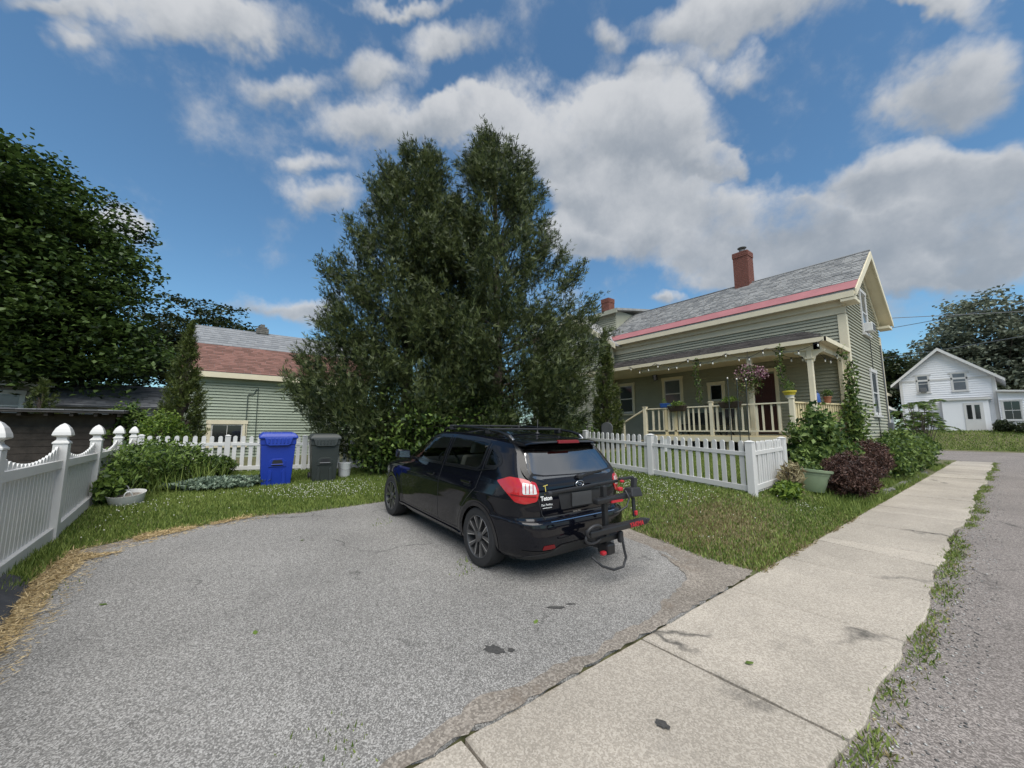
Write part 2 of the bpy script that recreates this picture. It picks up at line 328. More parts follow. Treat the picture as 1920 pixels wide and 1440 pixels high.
def text_mesh(name, s, size, m, frame, parent, local=True, depth=.002, bold=0):
    """frame: 4x4 matrix (text lies in its xy plane)"""
    cu = bpy.data.curves.new(name, 'FONT'); cu.body = s; cu.size = size; cu.extrude = depth; cu.offset = bold; cu.align_x = 'CENTER'; cu.align_y = 'CENTER'; cu.resolution_u = 3
    o = bpy.data.objects.new(name + '_curve', cu); COL.objects.link(o)
    dg = bpy.context.evaluated_depsgraph_get(); me = bpy.data.meshes.new_from_object(o.evaluated_get(dg))
    bpy.data.objects.remove(o); bpy.data.curves.remove(cu)
    me.transform(frame); me.materials.clear(); me.materials.append(MATS[m])
    return link(bpy.data.objects.new(name, me), parent, local)
def sstep(a, b, x):
    t = np.clip((np.asarray(x, float) - a) / (b - a), 0, 1); return t * t * (3 - 2 * t)
def terr(X, Y):
    """height of the yard above the pavement"""
    X = np.asarray(X, float); Y = np.asarray(Y, float)
    z = .037 * np.clip(Y - 2, 0, 12)
    z = z + .10 * sstep(7.2, 10, Y) * (1 - sstep(5, 7.5, X))
    z = z + .37 * sstep(4.3, 7.6, X) * sstep(1.9, 3.1, Y) * (1 - sstep(24, 28, X))
    z = z + .25 * sstep(9.5, 14, X) * sstep(2.6, 4.5, Y) * (1 - sstep(24, 28, X))
    z = z * (1 - sstep(26, 31, X)) + 1.45 * sstep(45, 52, X)
    return z
def T(x, y): return float(terr(x, y))
# ---- leaves
def leaves(name, P, D, Ln, Wd, m, parent=None, kind=None, fold=.25, local=False, up=None):
    """P centres (n,3), D unit growth directions, Ln/Wd lengths and widths; each leaf a folded rhombus of 2 tris"""
    n = len(P); D = D / np.maximum(np.linalg.norm(D, axis=1, keepdims=True), 1e-6)
    Rr = RNG.normal(size=(n, 3)) if up is None else up + RNG.normal(size=(n, 3)) * .35
    S = np.cross(D, Rr); S /= np.maximum(np.linalg.norm(S, axis=1, keepdims=True), 1e-6); Nn = np.cross(S, D)
    Ln = np.broadcast_to(np.asarray(Ln, float), (n,))[:, None]; Wd = np.broadcast_to(np.asarray(Wd, float), (n,))[:, None]
    a = P - D * Ln * .5; b = P + D * Ln * .5; mid = P - D * Ln * .05
    l = mid + S * Wd * .5 + Nn * Wd * fold; r = mid - S * Wd * .5 + Nn * Wd * fold
    V = np.stack([a, l, b, r], 1).reshape(-1, 3); i = np.arange(n)[:, None] * 4
    Fc = np.concatenate([i + [0, 1, 2], i + [0, 2, 3]], 1).reshape(-1, 3)
    o = mesh_np(name, V, Fc, m, parent, local)
    if kind: o['kind'] = kind
    return o
def fans(name, P, D, Ln, m, parent=None, nb=5, spread=.5):
    """flat evergreen sprays: nb narrow blades fanning from one point; one island per spray"""
    n = len(P); D = D / np.maximum(np.linalg.norm(D, axis=1, keepdims=True), 1e-6)
    S = np.cross(D, RNG.normal(size=(n, 3))); S /= np.maximum(np.linalg.norm(S, axis=1, keepdims=True), 1e-6)
    Ln = np.broadcast_to(np.asarray(Ln, float), (n,))[:, None]
    V = [P[:, None, :]]; Fc = []; i = np.arange(n)[:, None] * (1 + 3 * nb)
    for k in range(nb):
        a = (k / (nb - 1) - .5) * 2 * spread; d = D * math.cos(a) + S * math.sin(a); s = -D * math.sin(a) + S * math.cos(a)
        l = Ln * (1 - .35 * abs(a) / spread) * RNG.uniform(.7, 1.1, (n, 1)); w = l * .085
        nrm = np.cross(D, S) * RNG.normal(size=(n, 1)) * .12 * l
        V.append(np.stack([P + d * l * .5 + s * w + nrm, P + d * l + nrm * 2, P + d * l * .5 - s * w + nrm], 1))
        b = 1 + 3 * k; Fc.append(np.concatenate([i, i + b + 0, i + b + 1, i + b + 2], 1))
    V = np.concatenate(V, 1).reshape(-1, 3); Fc = np.stack(Fc, 1).reshape(-1, 4)
    return mesh_np(name, V, Fc, m, parent)
def rdir(n, up=0.): 
    d = RNG.normal(size=(n, 3)); d[:, 2] += up; return d / np.linalg.norm(d, axis=1, keepdims=True)
scene.render.engine = 'CYCLES'
cy = scene.cycles; cy.max_bounces = 5; cy.diffuse_bounces = 3; cy.glossy_bounces = 3; cy.transmission_bounces = 4; cy.transparent_max_bounces = 8
world.cycles.sampling_method = 'MANUAL'; world.cycles.sample_map_resolution = 256
# ------------------------------------------------------------------ ground, road, pavement, drive
def inpoly(x, y, poly):
    x = np.asarray(x); y = np.asarray(y); c = np.zeros(x.shape, bool); n = len(poly)
    for i in range(n):
        x1, y1 = poly[i]; x2, y2 = poly[(i + 1) % n]
        c ^= ((y1 > y) != (y2 > y)) & (x < (x2 - x1) * (y - y1) / (y2 - y1 + 1e-12) + x1)
    return c
def resample(poly, step, jit=0, closed=True):
    out = []; n = len(poly)
    for i in range(n if closed else n - 1):
        a = np.array(poly[i], float); b = np.array(poly[(i + 1) % n], float); k = max(1, int(round(np.linalg.norm(b - a) / step)))
        for j in range(k):
            p = a + (b - a) * j / k
            out.append(tuple(p + (RNG.uniform(-jit, jit, 2) if jit else 0)))
    return out
def sheet(name, poly, dz, m, step=.3, jit=0, zf=None, parent=None, grid=.4, edge=0):
    zf = zf or (lambda x, y: terr(x, y)); pl = resample(poly, step, jit)
    xs = [p[0] for p in pl]; ys = [p[1] for p in pl]
    gx, gy = np.meshgrid(np.arange(min(xs), max(xs), grid), np.arange(min(ys), max(ys), grid)); gx = gx.ravel(); gy = gy.ravel()
    k = inpoly(gx, gy, pl); pts = [Vector(p) for p in pl] + [Vector((float(a), float(b))) for a, b in zip(gx[k], gy[k])]
    n = len(pl); V, _, Fc, *_ = delaunay_2d_cdt(pts, [(i, (i + 1) % n) for i in range(n)], [], 1, 1e-5)
    z = zf(np.array([v.x for v in V]), np.array([v.y for v in V])) + dz
    mb = MB(); mb.add([(v.x, v.y, float(h)) for v, h in zip(V, np.broadcast_to(z, len(V)))], Fc)
    if edge:                                     # a turned-down rim
        zz = np.broadcast_to(zf(np.array(xs), np.array(ys)), n) + dz
        mb.add([(x, y, float(h)) for x, y, h in zip(xs, ys, zz)] + [(x, y, float(h) - edge) for x, y, h in zip(xs, ys, zz)], [(i, (i + 1) % n, n + (i + 1) % n, n + i) for i in range(n)])
    return mb.build(name, m, parent, smooth=not edge)
gx = np.concatenate([[-600, -300, -150, -80, -50, -30, -20, -14, -10, -7, -5, -4, -3], np.arange(-2.5, 13, .15), np.arange(13, 33, .5), np.arange(33, 60, 1), [62, 70, 85, 110, 160, 300, 700]])
gy = np.concatenate([[-500, -250, -120, -60, -30, -16, -8.2, -8, -4, 0, 1, 1.84, 1.875], np.arange(2, 4.6, .1), np.arange(4.6, 15, .2), np.arange(15, 30, 1), [32, 40, 60, 100, 200, 400, 800]])
GX, GY = np.meshgrid(gx, gy); GZ = terr(GX, GY)
low = ((GY < 1.86) & (GY > -8.1) & (GX < 45)) | ((GX > 30.6) & (GX < 45))
GZ = np.where(low, -.16, GZ); n0, n1 = GX.shape; ii = np.arange(n0 * n1).reshape(n0, n1)
g = mesh_np('ground', np.stack([GX, GY, GZ], -1).reshape(-1, 3), np.stack([ii[:-1, :-1], ii[:-1, 1:], ii[1:, 1:], ii[1:, :-1]], -1).reshape(-1, 4), 'lawn_soil', smooth=True); tag(g, kind='structure')
flat = lambda z: (lambda x, y: np.zeros_like(np.asarray(x, float)) + z)
tag(sheet('road', [(-90, -8), (31.5, -8), (31.5, -90), (44.6, -90), (44.6, 90), (31.5, 90), (31.5, 4.2), (30.6, 2.2), (30, .66), (-90, .66)], 0, 'asphalt_road', step=4, zf=flat(-.036), grid=6), kind='structure')
drive = [(-1.15, 1.86), (-1.15, 3), (-1.06, 4.39), (-1.10, 5.31), (-1.12, 6.1), (-.92, 6.5), (-.6, 6.82), (.05, 7.15), (.62, 7.36), (1.2, 7.2), (1.95, 7.3), (2.64, 7.37), (3.5, 7.5), (4.2, 6.6), (4.5, 4.8), (4.62, 3.5), (4.55, 2.75), (4.3, 2.3), (4.15, 1.86)]
tag(sheet('dirt_verge', [(-1.5, 1.885), (-1.45, 6.2), (-1.1, 6.75), (-.55, 7.1), (.1, 7.3), (.7, 7.5), (2.7, 7.5), (4.4, 7.2), (4.75, 5), (5.0, 3.6), (4.88, 2.9), (4.8, 2.4), (4.9, 1.9)], .006, 'dirt', step=.15, jit=.03, grid=.2), kind='structure')
tag(sheet('driveway', drive, .014, 'asphalt_drive', step=.1, jit=.025, grid=.3, edge=.02), kind='structure')
# sand washed over the foot of the drive
spill = [(.2, 1.852), (1.0, 1.852), (2.4, 1.852), (4.7, 1.852), (4.75, 2.1), (4.42, 2.45), (4.5, 2.85), (4.35, 2.6), (4.1, 2.25), (3.75, 2.13), (3.3, 2.06), (3.0, 1.96), (2.6, 1.99), (2.2, 1.93), (1.9, 1.99), (1.6, 1.95), (1.35, 2.03), (1.1, 1.99), (.8, 1.93), (.5, 1.90)]
tag(sheet('sand_spill', spill, .02, 'dirt', step=.07, jit=.022, grid=.15), kind='structure')
# pavement slabs
pv = MB().box(-20, 30.2, .72, 1.86, -.15, -.035).build('pavement', 'dirt'); tag(pv, kind='structure')
def edge(x): return .03 * math.sin(x * .9 + .4) + .02 * math.sin(x * 2.3) + .015 * math.sin(x * 6.1)
def slab(x0, x1, x0b=None, x1b=None, rag=.03, seed=0):
    r = np.random.default_rng(seed); x0b = x0 if x0b is None else x0b; x1b = x1 if x1b is None else x1b; g = .010
    n = 15; off = np.cumsum(r.normal(0, .010, n)); off -= np.linspace(off[0], off[-1], n); off = np.clip(off, -.03, .05)
    right = [(x0b + g + (x1b - x0b - 2 * g) * i / (n - 1) + (r.uniform(-.02, .02) if 0 < i < n - 1 else 0), .655 + off[i] + edge(x0b + (x1b - x0b) * i / (n - 1))) for i in range(n)]
    left = [(x1 - g, 1.855), ((x0 + x1) / 2, 1.858 + r.uniform(-.008, .008)), (x0 + g, 1.855)]
    seam = lambda xa, ya, xb, yb, k=9: [(xa + (xb - xa) * i / k + r.uniform(-.004, .004), ya + (yb - ya) * i / k) for i in range(1, k)]
    pl = right + seam(right[-1][0], right[-1][1], left[0][0], left[0][1]) + left + seam(left[-1][0], left[-1][1], right[0][0], right[0][1])
    tz = [r.uniform(-.005, .005) for _ in range(3)]
    top = [(x, y, tz[0] + tz[1] * (x - x0) + tz[2] * (y - 1.2)) for x, y in pl]; c = np.mean(top, 0); ins = []
    for x, y, z in top:
        d = np.array([c[0] - x, c[1] - y]); d /= np.linalg.norm(d); ins.append((x + d[0] * .012, y + d[1] * .012, z)); 
    m = len(pl); lo1 = [(x, y, z - .010) for x, y, z in top]; lo = [(x, y, -.15) for x, y, z in top]
    mb = MB().add(ins + lo1 + lo, [tuple(range(m))] + [(i + m, (i + 1) % m + m, (i + 1) % m, i) for i in range(m)] + [(i + 2 * m, (i + 1) % m + 2 * m, (i + 1) % m + m, i + m) for i in range(m)])
    mb.build('slab', 'concrete', pv, fix=False)
seams = [-4.9, -3.4, -1.9, -.4, 1.12, 2.67, 4.18, 5.69]
for i in range(len(seams) - 1): slab(seams[i], seams[i + 1], seed=i + 3)
slab(5.69, 6.93, 5.69, 6.70, seed=31); slab(6.95, 7.22, 6.72, 7.30, seed=32)
xs = [7.22, 8.73, 10.25, 11.76, 13.28, 14.8, 16.3, 17.8, 19.35, 20.9, 22.4, 23.9, 25.4, 26.9, 28.4, 29.95]
for i in range(len(xs) - 1): slab(xs[i], xs[i + 1], 7.30 if i == 0 else None, seed=40 + i)
def kerb():
    mb = MB(); x = 12.6; r = random.Random(4)
    while x < 20:
        l = r.uniform(.45, .8); y = 2.02 + r.uniform(-.03, .03)
        mb = MB().hexa([(x, y - .07, -.03), (x + l, y - .07 + r.uniform(-.02, .02), -.03), (x + l, y + .08, 0), (x, y + .08, 0)], [(x + .02, y - .05, .06 + r.uniform(0, .03)), (x + l - .02, y - .05, .06 + r.uniform(0, .03)), (x + l - .03, y + .06, .08), (x + .02, y + .06, .08)])
        yield mb; x += l + .02
ks = thing('stone_edging', 'low weathered stone edging between the shrubs and the pavement', 'edging', (12.6, 2, 0))
for k in kerb(): k.build('stone', 'stone', ks, bevel=.012)
# tar stains on the drive and the walk (wear with its own shape)
def blot(x, y, rx, ry, a, m, dz, seed, name='stain', parent=None):
    r = np.random.default_rng(seed); n = 18; p = []
    for i in range(n):
        t = 2 * math.pi * i / n; q = 1 + r.uniform(-.28, .28); u, v = rx * math.cos(t) * q, ry * math.sin(t) * q
        px, py = x + u * math.cos(a) - v * math.sin(a), y + u * math.sin(a) + v * math.cos(a); p.append((px, py, (T(px, py) if y > 1.87 else 0) + dz))
    MB().add(p, [tuple(range(n))]).build(name, m, parent, fix=False)
mat('tar', (.05, .048, .045), .9, var=.5, vscale=60)
drv = bpy.data.objects['driveway']
for q in [(1.67, 2.36, .045, .075, .66, 1), (1.76, 2.29, .025, .025, 0, 2), (2.45, 2.55, .09, .022, -.6, 3), (2.6, 2.52, .04, .012, -.6, 4)]: blot(q[0], q[1], q[2], q[3], q[4], 'tar', .018, q[5], parent=drv)
blot(2.0, 1.28, .03, .035, 0, 'tar', .009, 6, parent=pv)
# ------------------------------------------------------------------ fences
def arch_picket(w, t, h, axis='y', n=8, cap=None):
    """flat picket with a rounded top: width along axis"""
    r = w / 2; pts = [(-r, 0), (r, 0)] + [(r * math.cos(math.pi * i / n), h - r + r * math.sin(math.pi * i / n)) for i in range(n + 1)]
    P = [(-t / 2, a, b) if axis == 'y' else (a, -t / 2, b) for a, b in pts]
    return MB().prism(P, (t, 0, 0) if axis == 'y' else (0, t, 0))
def scallop_fence():
    X = -1.5; th = thing('scalloped_vinyl_fence', 'white vinyl fence with scalloped pickets and pointed post caps along the drive', 'fence', (X, 3.67, 0))
    posts = [1.74, 3.57, 5.40, 7.33, 9.16, 10.99, 12.82]
    for y in posts:
        z0 = T(X, y) - .1
        MB().box(X - .065, X + .065, y - .065, y + .065, z0, 1.385).build('post', 'white_vinyl', th, bevel=.006)
        mb = MB(); z = 1.385
        prof = [(.074, 0), (.074, .018), (.064, .03), (.048, .05), (.043, .075), (.05, .09), (.080, .102), (.083, .112), (.077, .145), (.06, .195), (.033, .235), (.005, .258)]
        b = 0; q = []
        for r, h in prof: q += [(X - r, y - r, z + h), (X + r, y - r, z + h), (X + r, y + r, z + h), (X - r, y + r, z + h)]
        fs = [(3, 2, 1, 0)] + [(4 * i + j, 4 * i + (j + 1) % 4, 4 * i + 4 + (j + 1) % 4, 4 * i + 4 + j) for i in range(len(prof) - 1) for j in range(4)] + [tuple(range(4 * len(prof) - 4, 4 * len(prof)))]
        mb.add(q, fs).build('post_cap', 'white_vinyl', th, bevel=.004)
    n = 17; me = {}
    for a, b in zip(posts[:-1], posts[1:]):
        za = T(X, a); zb = T(X, b)
        MB().bar((X + .012, a + .065, 1.135), (X + .012, b - .065, 1.135), .06, .10).build('top_rail', 'white_vinyl', th, bevel=.004)
        MB().bar((X + .012, a + .065, za + .10), (X + .012, b - .065, zb + .10), .06, .15).build('bottom_rail', 'white_vinyl', th, bevel=.004)
        for i in range(n):
            t = (i + .5) / n; y = a + .065 + (b - a - .13) * t; z0 = za + (zb - za) * t + .05
            top = 1.385 - .175 * math.sin(math.pi * t) ** .75
            if (i, 0) not in me: pass
            pk = arch_picket(.089, .022, top - z0, 'y', 6); o = pk.build('picket', 'white_vinyl', th); o.location = (X - .012, y, z0)
scallop_fence()
def picket_run(th, a, b, z0f, h, skip=(), first=True, last=True, n=None, pitch=.173):
    a = Vector((a[0], a[1], 0)); b = Vector((b[0], b[1], 0)); L = (b - a).length; d = (b - a) / L; ang = math.atan2(d.y, d.x); n = n or int(round((L - .13) / pitch)); nn = Vector((-d.y, d.x, 0))
    if 'pk' not in MATS_PK or MATS_PK['h'] != h:
        MATS_PK['pk'] = arch_picket(.089, .022, h, 'x').mesh('picket', 'white_vinyl'); MATS_PK['h'] = h
    for i in range(n):
        t = (.065 + (L - .13) * (i + .5) / n) / L; p = a + (b - a) * t; z = z0f(p.x, p.y)
        inst('picket', MATS_PK['pk'], (p.x, p.y, z + .03 + random.uniform(-.006, .006)), th, (random.uniform(-.012, .012), random.uniform(-.01, .01), ang))
    q = nn * .0
    za, zb = z0f(a.x, a.y), z0f(b.x, b.y)
    for nm, hz, w in (('top_rail', h * .80, .075), ('bottom_rail', .12, .10)):
        MB().bar((a.x, a.y, za + hz), (b.x, b.y, zb + hz), .05, w).build(nm, 'white_vinyl', th, bevel=.004)
def picket_post(th, p, z, h, s=.115, capr=0):
    mb = MB().box(p[0] - s / 2, p[0] + s / 2, p[1] - s / 2, p[1] + s / 2, z - .12, z + h).build('post', 'white_vinyl', th, bevel=.006)
    r = s / 2 + .012
    MB().hexa([(p[0] - r, p[1] - r, z + h), (p[0] + r, p[1] - r, z + h), (p[0] + r, p[1] + r, z + h), (p[0] - r, p[1] + r, z + h)], [(p[0] - .02, p[1] - .02, z + h + .03), (p[0] + .02, p[1] - .02, z + h + .03), (p[0] + .02, p[1] + .02, z + h + .03), (p[0] - .02, p[1] + .02, z + h + .03)]).build('post_cap', 'white_vinyl', th, bevel=.003)
MATS_PK = {}
# back fence, behind the bins
th = thing('picket_fence', 'white picket fence behind the bins in front of the barn', 'fence', (-1.3, 12.62, .5), group='white picket fences')
bp = [(-1.35, 12.65), (.30, 12.21), (1.98, 11.77), (3.6, 11.34)]
zb = lambda x, y: T(x, y) + .0
for a, b in zip(bp[:-1], bp[1:]): picket_run(th, a, b, zb, .90)
for p in bp: picket_post(th, p, zb(*p), .93)
# porch-side fence: two long bays and a short return at the corner
th = thing('picket_fence', 'white picket fence in front of the porch, turning a corner by the green pot', 'fence', (7.7, 2.93, .38), group='white picket fences')
fp = [(8.42, 7.45), (8.10, 5.18), (7.72, 2.93)]
for a, b in zip(fp[:-1], fp[1:]): picket_run(th, a, b, zb, .92, n=12)
zc = lambda x, y: .39 + .02 * (x - 7.7)
picket_run(th, fp[2], (9.62, 3.02), zc, .92, n=14)
for p, z in ((fp[0], zb(*fp[0])), (fp[1], zb(*fp[1])), (fp[2], .385), ((9.62, 3.02), .43)): picket_post(th, p, z, .955, .125)
# ------------------------------------------------------------------ bins, bucket, tub, pot
def bin_cart(name, label, loc, rz, m, h, w, d, arms):
    th = thing(name, label, 'bin', loc, (0, 0, rz), group='wheeled bins on the grass')
    b = .80; H = h * .90                                  # front faces -y
    def ring(z, s): return [(-w / 2 * s, -d / 2 * s, z), (w / 2 * s, -d / 2 * s, z), (w / 2 * s, d / 2 * (s * .9 + .1), z), (-w / 2 * s, d / 2 * (s * .9 + .1), z)]
    mb = MB(); zs = [(0, b - .02), (.03, b), (.55 * H, b + .105), (H * .86, .955), (H * .865, .985), (H, 1.0)]
    q = []; 
    for z, s in zs: q += ring(z, s)
    mb.add(q, [(3, 2, 1, 0)] + [(4 * i + j, 4 * i + (j + 1) % 4, 4 * i + 4 + (j + 1) % 4, 4 * i + 4 + j) for i in range(len(zs) - 1) for j in range(4)] + [tuple(range(4 * len(zs) - 4, 4 * len(zs)))])
    body = mb.build('body', m, th, local=True, bevel=.022, smooth='a')
    # embossed front: grab bar over a black plate painted as the hollow's shade, and two foot flares
    f = lambda x, z, o: (x, -d / 2 * (b + (1 - b) * z / H) - o, z)
    def plate(poly, o0, o1): return MB().add([f(x, z, o0) for x, z in poly] + [f(x, z, o1) for x, z in poly], [tuple(range(len(poly)))[::-1], tuple(range(len(poly), 2 * len(poly)))] + [(i, (i + 1) % len(poly), len(poly) + (i + 1) % len(poly), len(poly) + i) for i in range(len(poly))])
    plate([(-.16, .40 * H), (.16, .40 * H), (.15, .52 * H), (.10, .57 * H), (-.10, .57 * H), (-.15, .52 * H)], -.01, .012).build('grab_surround', m, th, local=True, bevel=.006)
    plate([(-.10, .42 * H), (.10, .42 * H), (.095, .51 * H), (.07, .545 * H), (-.07, .545 * H), (-.095, .51 * H)], -.01, .0145).build('grab_hollow_shade', 'black_plastic', th, local=True)
    MB().tube([f(-.11, .455 * H, .028), f(.11, .455 * H, .028)], .011).build('grab_bar', 'grey_plastic' if m != 'blue_plastic' else m, th, local=True, smooth='a')
    plate([(-.17, .03), (-.10, .03), (-.09, .30 * H), (-.13, .36 * H), (-.15, .30 * H)], -.01, .018).build('front_rib', m, th, local=True, bevel=.006)
    plate([(.17, .03), (.10, .03), (.09, .30 * H), (.13, .36 * H), (.15, .30 * H)], -.01, .018).build('front_rib', m, th, local=True, bevel=.006)
    # lid with a lip that hangs over the front
    l0 = w / 2 + .028; d0 = d / 2 + .03; mb = MB(); q = []
    for z, s, dz in ((H - .015, 1.0, 0), (H + .02, 1.0, 0), (H + .055, .96, 0), (h, .80, 0)): q += [(-l0 * s, -d0 * s, z), (l0 * s, -d0 * s, z), (l0 * s, d0 * s, z + .02), (-l0 * s, d0 * s, z + .02)]
    mb.add(q, [(3, 2, 1, 0)] + [(4 * i + j, 4 * i + (j + 1) % 4, 4 * i + 4 + (j + 1) % 4, 4 * i + 4 + j) for i in range(3) for j in range(4)] + [(12, 13, 14, 15)])
    lid = mb.build('lid', m, th, local=True, bevel=.018, smooth='a')
    y0 = -d0 - .004
    MB().prism([(-.26, y0, H + .01), (.26, y0, H + .01), (.22, y0 - .006, H - .13), (.17, y0 - .008, H - .155), (-.17, y0 - .008, H - .155), (-.22, y0 - .006, H - .13)], (0, .03, 0)).build('lid_lip', m, lid, local=True, bevel=.008)
    for k in range(6): MB().box(-.19 + k * .068, -.165 + k * .068, y0 - .017, y0 - .002, H - .11, H - .01).build('lip_rib', m, lid, local=True, bevel=.004)
    for s in (-1, 1):
        MB().lathe([(.0, -.03), (.085, -.03), (.10, -.015), (.10, .015), (.085, .03), (0, .03)], (s * (w / 2 * .88), d / 2 * .72, .10), 18, 'x').build('wheel', 'black_plastic', th, local=True, smooth='a')
    MB().tube([(-w * .4, d / 2 + .06, H - .02), (w * .4, d / 2 + .06, H - .02)], .018).build('handle', m, th, local=True, smooth=True)
    return th
bin_cart('recycling_bin', 'bright blue wheeled recycling bin standing on the grass by the fence', (1.13, 9.88, T(1.1, 9.8) - .01), R(-3), 'blue_plastic', 1.12, .66, .70, 0)
bin_cart('trash_bin', 'black green wheeled trash bin between the blue bin and the white bucket', (2.08, 9.90, T(2.0, 9.8) - .01), R(-6), 'bin_green_black', 1.08, .60, .68, 0)
th = thing('bucket', 'white plastic bucket on the grass beside the dark bin', 'bucket', (2.60, 10.08, T(2.6, 10.0) - .005))
MB().lathe([(.0, .006), (.125, .0), (.128, .01), (.146, .30), (.152, .302), (.152, .335), (.158, .337), (.158, .375), (.148, .375), (.140, .33), (.12, .015), (0, .012)], n=28).build('shell', 'white_plastic', th, local=True, smooth='a')
MB().tube([(.16 * math.cos(t), -.165 * 1, .33 - .16 * math.sin(t)) if False else (.162 * math.cos(t), -.03 - .14 * math.sin(t), .335 - .13 * math.sin(t)) for t in np.linspace(0, math.pi, 12)], .003, 6).build('handle', 'grey_plastic', th, local=True)
# round grey-white tub lying half in the weeds
th = thing('garden_tub', 'weathered white tub with rope handles at the foot of the scalloped fence', 'tub', (-1.05, 9.02, T(-1.05, 9.0)), (R(7), R(-6), .3))
MB().lathe([(0, .01), (.19, .0), (.2, .01), (.235, .17), (.245, .20), (.235, .2), (.215, .17), (.18, .04), (0, .03)], n=28).build('shell', 'white_plastic', th, local=True, smooth='a')
MB().lathe([(0, .15), (.205, .148)], n=20).build('soil', 'dirt', th, local=True)
for s in (-1, 1): MB().tube([(.05 * math.cos(t) + .02 * s, s * .225, .19 + .085 * math.sin(t)) for t in np.linspace(0, math.pi, 9)], .009, 6).build('handle', 'white_plastic', th, local=True, smooth=True)
mat('green_pot', (.22, .28, .17), .45, var=.1)
th = thing('flower_pot', 'large pale green plastic pot by the fence corner', 'pot', (10.0, 2.72, T(10, 2.72) - .02), (R(4), R(5), 0))
MB().lathe([(0, 0), (.25, 0), (.26, .01), (.335, .34), (.342, .345), (.35, .40), (.392, .405), (.40, .45), (.385, .455), (.365, .42), (.32, .36), (0, .36)], n=36).build('shell', 'green_pot', th, local=True, smooth='a')
MB().lathe([(0, .40), (.34, .385)], n=20).build('soil', 'dirt', th, local=True)
# black rubber edging lying by the drive
th = MB()
p = [(-1.12, 4.3), (-1.10, 4.72), (-1.22, 5.79), (-1.42, 5.75), (-1.36, 4.7), (-1.38, 4.3)]
zt = lambda x, y: T(x, y)
th.add([(x, y, zt(x, y) + .02 + (.10 if i > 2 else .0)) for i, (x, y) in enumerate(p)] + [(x, y, zt(x, y) - .02) for x, y in p], [tuple(range(6))] + [(i, (i + 1) % 6, 6 + (i + 1) % 6, 6 + i) for i in range(6)])
tag(th.build('rubber_edging', 'rubber_mat', bevel=.008), 'black rubber edging strip lying in the straw beside the drive', 'edging strip')
# ------------------------------------------------------------------ houses
def boards_x(wall, X, y0, y1, z0, z1, m, pitch=.115, clip=None):
    """clapboards on a wall at x = X that faces -X; each board its own piece"""
    n = int(round((z1 - z0) / pitch)); pitch = (z1 - z0) / n
    for i in range(n):
        z = z0 + i * pitch; a, b = (y0, y1) if clip is None else clip(z + pitch / 2)
        if b - a < .1: continue
        j = random.uniform(-.002, .002)
        MB().hexa([(X - .055 - j, a, z), (X - .055 - j, b, z), (X + .005, b, z), (X + .005, a, z)], [(X - .007, a, z + pitch + .006), (X - .007, b, z + pitch + .006), (X + .005, b, z + pitch + .006), (X + .005, a, z + pitch + .006)]).build('clapboard', m, wall, fix=False)
def boards_y(wall, Y, x0, x1, z0, z1, m, pitch=.115, clip=None):
    n = int(round((z1 - z0) / pitch)); pitch = (z1 - z0) / n
    for i in range(n):
        z = z0 + i * pitch; a, b = (x0, x1) if clip is None else clip(z + pitch / 2)
        if b - a < .1: continue
        j = random.uniform(-.002, .002)
        MB().hexa([(a, Y - .055 - j, z), (b, Y - .055 - j, z), (b, Y + .005, z), (a, Y + .005, z)], [(a, Y - .007, z + pitch + .006), (b, Y - .007, z + pitch + .006), (b, Y + .005, z + pitch + .006), (a, Y + .005, z + pitch + .006)]).build('clapboard', m, wall, fix=False)
def window(th, face, plane, a0, a1, z0, z1, mf='cream_paint', mg='glass_dark', cols=1, rows=2, trim=.11, deep=.05, sill=True, sash='white_vinyl', head=0):
    """double-hung window; face '-x': plane x=plane, a = y; face '-y': plane y=plane, a = x"""
    def bx(a, b, lo, hi, d0, d1):
        return MB().box(plane - d1, plane - d0, a, b, lo, hi) if face == '-x' else MB().box(a, b, plane - d1, plane - d0, lo, hi)
    w = bx(a0 + trim * .6, a1 - trim * .6, z0 + trim * .6, z1 - trim * .6, .0, .026).build('window', sash, th)
    i0, i1, j0, j1 = a0 + trim, a1 - trim, z0 + trim, z1 - trim; s = .045 if i1 - i0 > .5 else .03
    for lo, hi, k in ((j0 + s, (j0 + j1) / 2 - s / 2, .030), ((j0 + j1) / 2 + s / 2, j1 - s, .034)) if rows == 2 else ((j0 + s, j1 - s, .03),):
        for c in range(cols):
            p, q = i0 + s + (i1 - i0 - 2 * s) * c / cols + (.01 if c else 0), i0 + s + (i1 - i0 - 2 * s) * (c + 1) / cols - (.01 if c < cols - 1 else 0)
            bx(p, q, lo, hi, .01, k).build('pane', mg, w)
    if rows == 2: bx(i0, i1, (j0 + j1) / 2 - s / 2, (j0 + j1) / 2 + s / 2, .02, .042).build('meeting_rail', sash, w)
    bx(a0, a0 + trim, z0, z1, 0, deep).build('casing', mf, w); bx(a1 - trim, a1, z0, z1, 0, deep).build('casing', mf, w)
    bx(a0 - .02 - head, a1 + .02 + head, z1 - trim, z1 + .015, 0, deep + .012).build('casing', mf, w)
    if sill: bx(a0 - .04, a1 + .04, z0 - .03, z0 + .045, 0, deep + .05).build('sill', mf, w)
    else: bx(a0, a1, z0, z0 + trim, 0, deep + .003).build('casing', mf, w)
    return w
